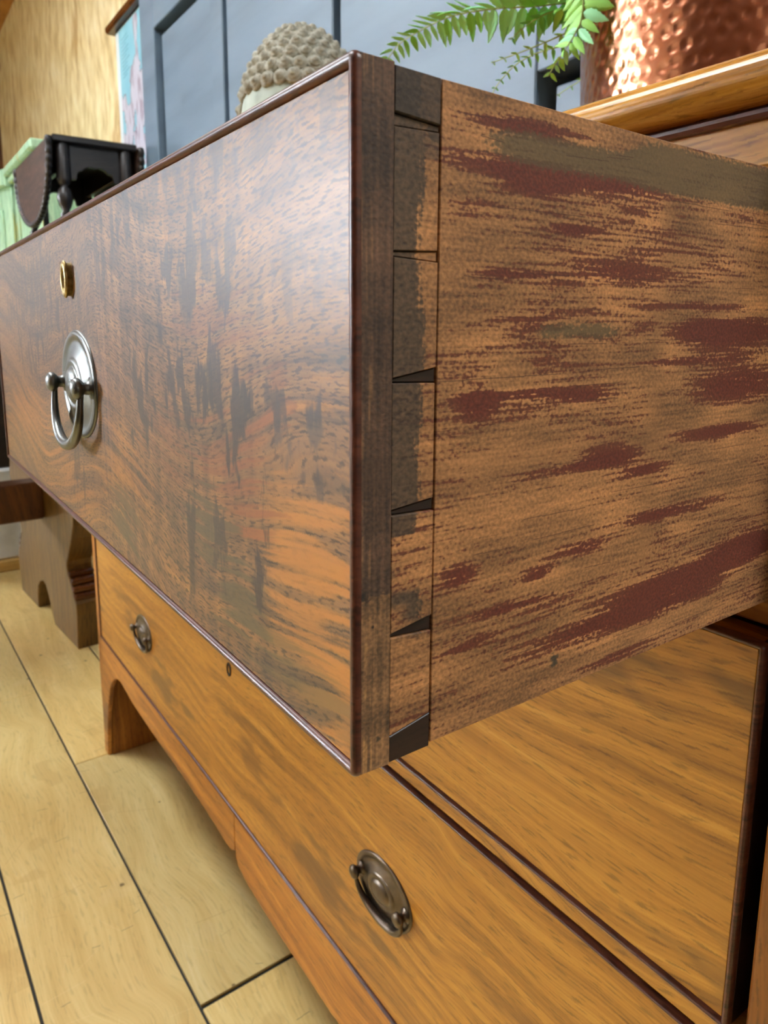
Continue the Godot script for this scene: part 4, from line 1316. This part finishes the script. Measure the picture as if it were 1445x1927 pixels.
func gateleg_table() -> void:
	var t := thing("gateleg_table", "small black carved gateleg table with its leaves folded down", "table", Vector3(-2.81, 0.64, -0.449))
	wpart("table_top", bx(Vector3(-3.124, 1.270, -0.588), Vector3(-2.5, 1.292, -0.309), 0.004), M.black_oak, t)
	# leaves: half ovals hanging from the long sides, with a carved rim
	for s in [0, 1]:
		var z: float = -0.309 if s == 0 else -0.589
		var dz: float = 0.014 if s == 0 else -0.014
		var pts := PackedVector2Array()
		var rim := []
		for k in 33:
			var a := PI * k / 32.0
			var p := Vector2(-2.812 + 0.312 * cos(a), 1.284 - 0.245 * pow(sin(a), 0.85))
			pts.append(p)
			rim.append(Vector3(p.x, p.y, z + dz * 0.9))
		wpart("leaf", MB.new().prism(pts, z + dz * 0.1, z + dz, xy, 0.002).done(), M.black_oak_leaf, t)
		var rr := []
		var fine := []
		for k in 257:
			var f := k / 256.0 * 32.0
			var i := mini(int(f), 31)
			fine.append(rim[i].lerp(rim[i + 1], f - i))
			rr.append(0.0075 + 0.0045 * pow(absf(sin(k * PI / 256.0 * 34.0)), 0.6))
		wpart("carved_rim", MB.new().tube(fine, rr, 10).done(), M.black_oak, t)
	# end aprons with a scalloped arch
	for x in [-2.535, -3.085]:
		var ap := PackedVector2Array([Vector2(-0.34, 1.2695), Vector2(-0.556, 1.2695), Vector2(-0.556, 1.155), Vector2(-0.516, 1.158)])
		for k in 25:
			var a := PI * k / 24.0
			ap.append(Vector2(-0.448 - 0.062 * cos(a), 1.160 + 0.040 * sin(a) + 0.006 * absf(sin(a * 4.0))))
		ap.append(Vector2(-0.38, 1.158))
		ap.append(Vector2(-0.34, 1.155))
		wpart("end_apron", MB.new().prism(ap, x - 0.008, x + 0.008, zy, 0.001).done(), M.black_oak, t)
	for z in [-0.345, -0.552]:
		wpart("side_apron", bx(Vector3(-3.06, 1.19, z - 0.008), Vector3(-2.56, 1.2695, z + 0.008), 0.002), M.black_oak, t)
		for x in [-2.532, -3.088]:
			var prof := []
			for q in [[0.020, 0.0], [0.024, 0.012], [0.022, 0.028], [0.014, 0.036], [0.019, 0.045], [0.012, 0.06], [0.014, 0.12], [0.018, 0.20], [0.013, 0.27], [0.020, 0.285], [0.013, 0.30], [0.016, 0.32], [0.024, 0.345], [0.016, 0.375], [0.011, 0.385], [0.020, 0.40], [0.011, 0.412], [0.020, 0.43], [0.027, 0.455], [0.021, 0.482], [0.011, 0.494], [0.020, 0.502], [0.024, 0.515], [0.024, 0.6285], [0.0, 0.6285]]:
				prof.append(Vector2(q[0], q[1] + 0.6405))
			wpart("leg", MB.new().lathe(prof, Vector3(x, 0, z), 24).done(), M.black_oak, t)
	wpart("gate", MB.new().box(Vector3(-2.80, 0.70, -0.338), Vector3(-2.77, 1.26, -0.322), 0.002).box(Vector3(-3.06, 0.72, -0.338), Vector3(-2.801, 0.75, -0.322), 0.002).done(), M.black_oak, t)
	for z in [-0.345, -0.552]:
		wpart("stretcher", bx(Vector3(-3.07, 0.70, z - 0.009), Vector3(-2.55, 0.73, z + 0.009), 0.003), M.black_oak, t)


func green_dresser() -> void:
	var t := thing("dresser", "pale green distressed dresser with moulded cornice and angled side", "dresser", Vector3(-3.9, 0, -0.62))
	var z := -0.5
	wpart("carcass", bx(Vector3(-4.43, 0, -0.78), Vector3(-3.69, 1.455, z - 0.012), 0.003), M.green, t)
	for q in [[-4.43, -4.34], [-4.10, -4.03], [-3.78, -3.69]]:
		wpart("stile", bx(Vector3(q[0], 0.0, z - 0.012), Vector3(q[1], 1.455, z), 0.003), M.green, t)
	for q in [[-4.339, -4.101], [-4.029, -3.781]]:
		wpart("rail", bx(Vector3(q[0], 1.36, z - 0.012), Vector3(q[1], 1.455, z), 0.003), M.green, t)
		wpart("door_panel", bx(Vector3(q[0] + 0.02, 0.3, z - 0.0115), Vector3(q[1] - 0.02, 1.33, z - 0.004), 0.006), M.green, t)
	# cornice of stepped mouldings along the front, and the wing that turns forward at the left
	wpart("cornice", MB.new().box(Vector3(-4.46, 1.4555, -0.785), Vector3(-3.675, 1.490, -0.475), 0.006).box(Vector3(-4.47, 1.4905, -0.785), Vector3(-3.665, 1.540, -0.455), 0.010).done(), M.green, t)
	var wing := func(x: float, y: float, w: float): return Vector3(-4.445, 0, z) + Vector3(-0.966, 0, 0.259) * x + Vector3(0, y, 0) + Vector3(-0.259, 0, -0.966) * w
	wpart("wing", MB.new().prism(PackedVector2Array([Vector2(0.03, 0), Vector2(0.8, 0), Vector2(0.8, 1.445), Vector2(0.03, 1.445)]), 0.03, 0.0, wing, 0.003).done(), M.green, t)
	wpart("wing_panel", MB.new().prism(PackedVector2Array([Vector2(0.14, 0.3), Vector2(0.7, 0.3), Vector2(0.7, 1.33), Vector2(0.14, 1.33)]), 0.0, -0.010, wing, 0.006).done(), M.green, t)
	wpart("wing_cornice", MB.new().prism(PackedVector2Array([Vector2(0.03, 1.446), Vector2(0.82, 1.446), Vector2(0.82, 1.54), Vector2(0.03, 1.54)]), 0.04, -0.035, wing, 0.008).done(), M.green, t)


func trestle_table() -> void:
	# u runs along the end board to the left and away, w towards the viewer's left
	var t := thing("trestle_table", "oak trestle table with shaped end board standing left of the chest", "table", Vector3(-1.376, 0, -0.0509))
	t.basis = Basis(Vector3(-0.99665, 0, 0.08183), Vector3.UP, Vector3(0.08183, 0, 0.99665).normalized() * -1.0).orthonormalized()
	var half := [[0.0, 0.0], [-0.009, 0.076], [-0.007, 0.100], [0.001, 0.110], [0.006, 0.113], [0.010, 0.124], [0.014, 0.127], [0.019, 0.138], [0.023, 0.141], [0.030, 0.150], [0.034, 0.153], [0.039, 0.170], [0.036, 0.182], [0.025, 0.196], [-0.006, 0.240], [-0.023, 0.272], [-0.030, 0.31], [-0.005, 0.39], [0.045, 0.46], [0.060, 0.54], [0.035, 0.61], [-0.005, 0.65], [-0.010, 0.699]]
	for zz in [0.0, 1.0]:
		var pts := PackedVector2Array()
		for q in half:
			pts.append(Vector2(q[0], q[1]))
		for k in range(half.size() - 1, -1, -1):
			pts.append(Vector2(0.44 - half[k][0], half[k][1]))
		for q in [[0.292, 0.0], [0.289, 0.035], [0.280, 0.058], [0.262, 0.074], [0.232, 0.085], [0.215, 0.080], [0.195, 0.058], [0.178, 0.028], [0.160, 0.0]]:
			pts.append(Vector2(q[0], q[1]))
		var mb := MB.new()
		mb.prism(pts, 0.0 - zz, 0.052 - zz, func(x, y, w): return Vector3(x, y, w), 0.0015)
		part("trestle", mb.done(), M.oak, t)
		for s in [0, 1]:
			for q in [[0.004, 0.1115, 0.008], [0.010, 0.1265, 0.0085], [0.019, 0.1415, 0.0085], [0.030, 0.1545, 0.007]]:
				var x: float = q[0] if s == 0 else 0.44 - q[0]
				var at := Vector3(x, q[1], -zz)
				part("carved_ridge", MB.new().tube([at + Vector3(0, 0, 0.0005), at + Vector3(0, 0, 0.003), at + Vector3(0, 0, 0.049), at + Vector3(0, 0, 0.0515)], [0.0035, q[2], q[2], 0.0035], 14).done(), M.oak_ridge, t)
	part("stretcher", bx(Vector3(0.175, 0.246, -0.945), Vector3(0.235, 0.330, -0.0005), 0.003), M.oak_rail, t)
	part("table_top", bx(Vector3(-0.06, 0.6995, -1.06), Vector3(0.50, 0.735, 0.11), 0.006), M.oak, t)


# a made-up cupboard, out of the picture, added to keep low light off the chest's right half
func light_blocker() -> void:
	var t := thing("light_blocker", "added light blocker out of view, shaped as a tall dark brown two door cupboard", "light_blocker", Vector3(0.6, 0, 1.25))
	wpart("carcass", bx(Vector3(-0.25, 0.06, 1.0), Vector3(1.5, 1.95, 1.5), 0.004), M.brown_wall, t)
	wpart("plinth", bx(Vector3(-0.22, 0.0, 1.02), Vector3(1.47, 0.0595, 1.48), 0.003), M.brown_wall, t)
	wpart("cornice", bx(Vector3(-0.29, 1.9505, 0.96), Vector3(1.54, 2.02, 1.54), 0.012), M.brown_wall, t)
	for x in [-0.23, 0.63]:
		wpart("door", bx(Vector3(x, 0.1, 0.978), Vector3(x + 0.85, 1.9, 0.9995), 0.003), M.brown_wall, t)
		wpart("door_panel", bx(Vector3(x + 0.12, 0.25, 0.970), Vector3(x + 0.73, 1.75, 0.9775), 0.006), M.brown_wall, t)
	for x in [0.58, 0.67]:
		wpart("knob", MB.new().lathe([Vector2(0.0, -0.012), Vector2(0.010, -0.010), Vector2(0.014, 0.0), Vector2(0.010, 0.010), Vector2(0.0, 0.012)], Vector3(x, 1.0, 0.966), 20).done(), M.brass, t)
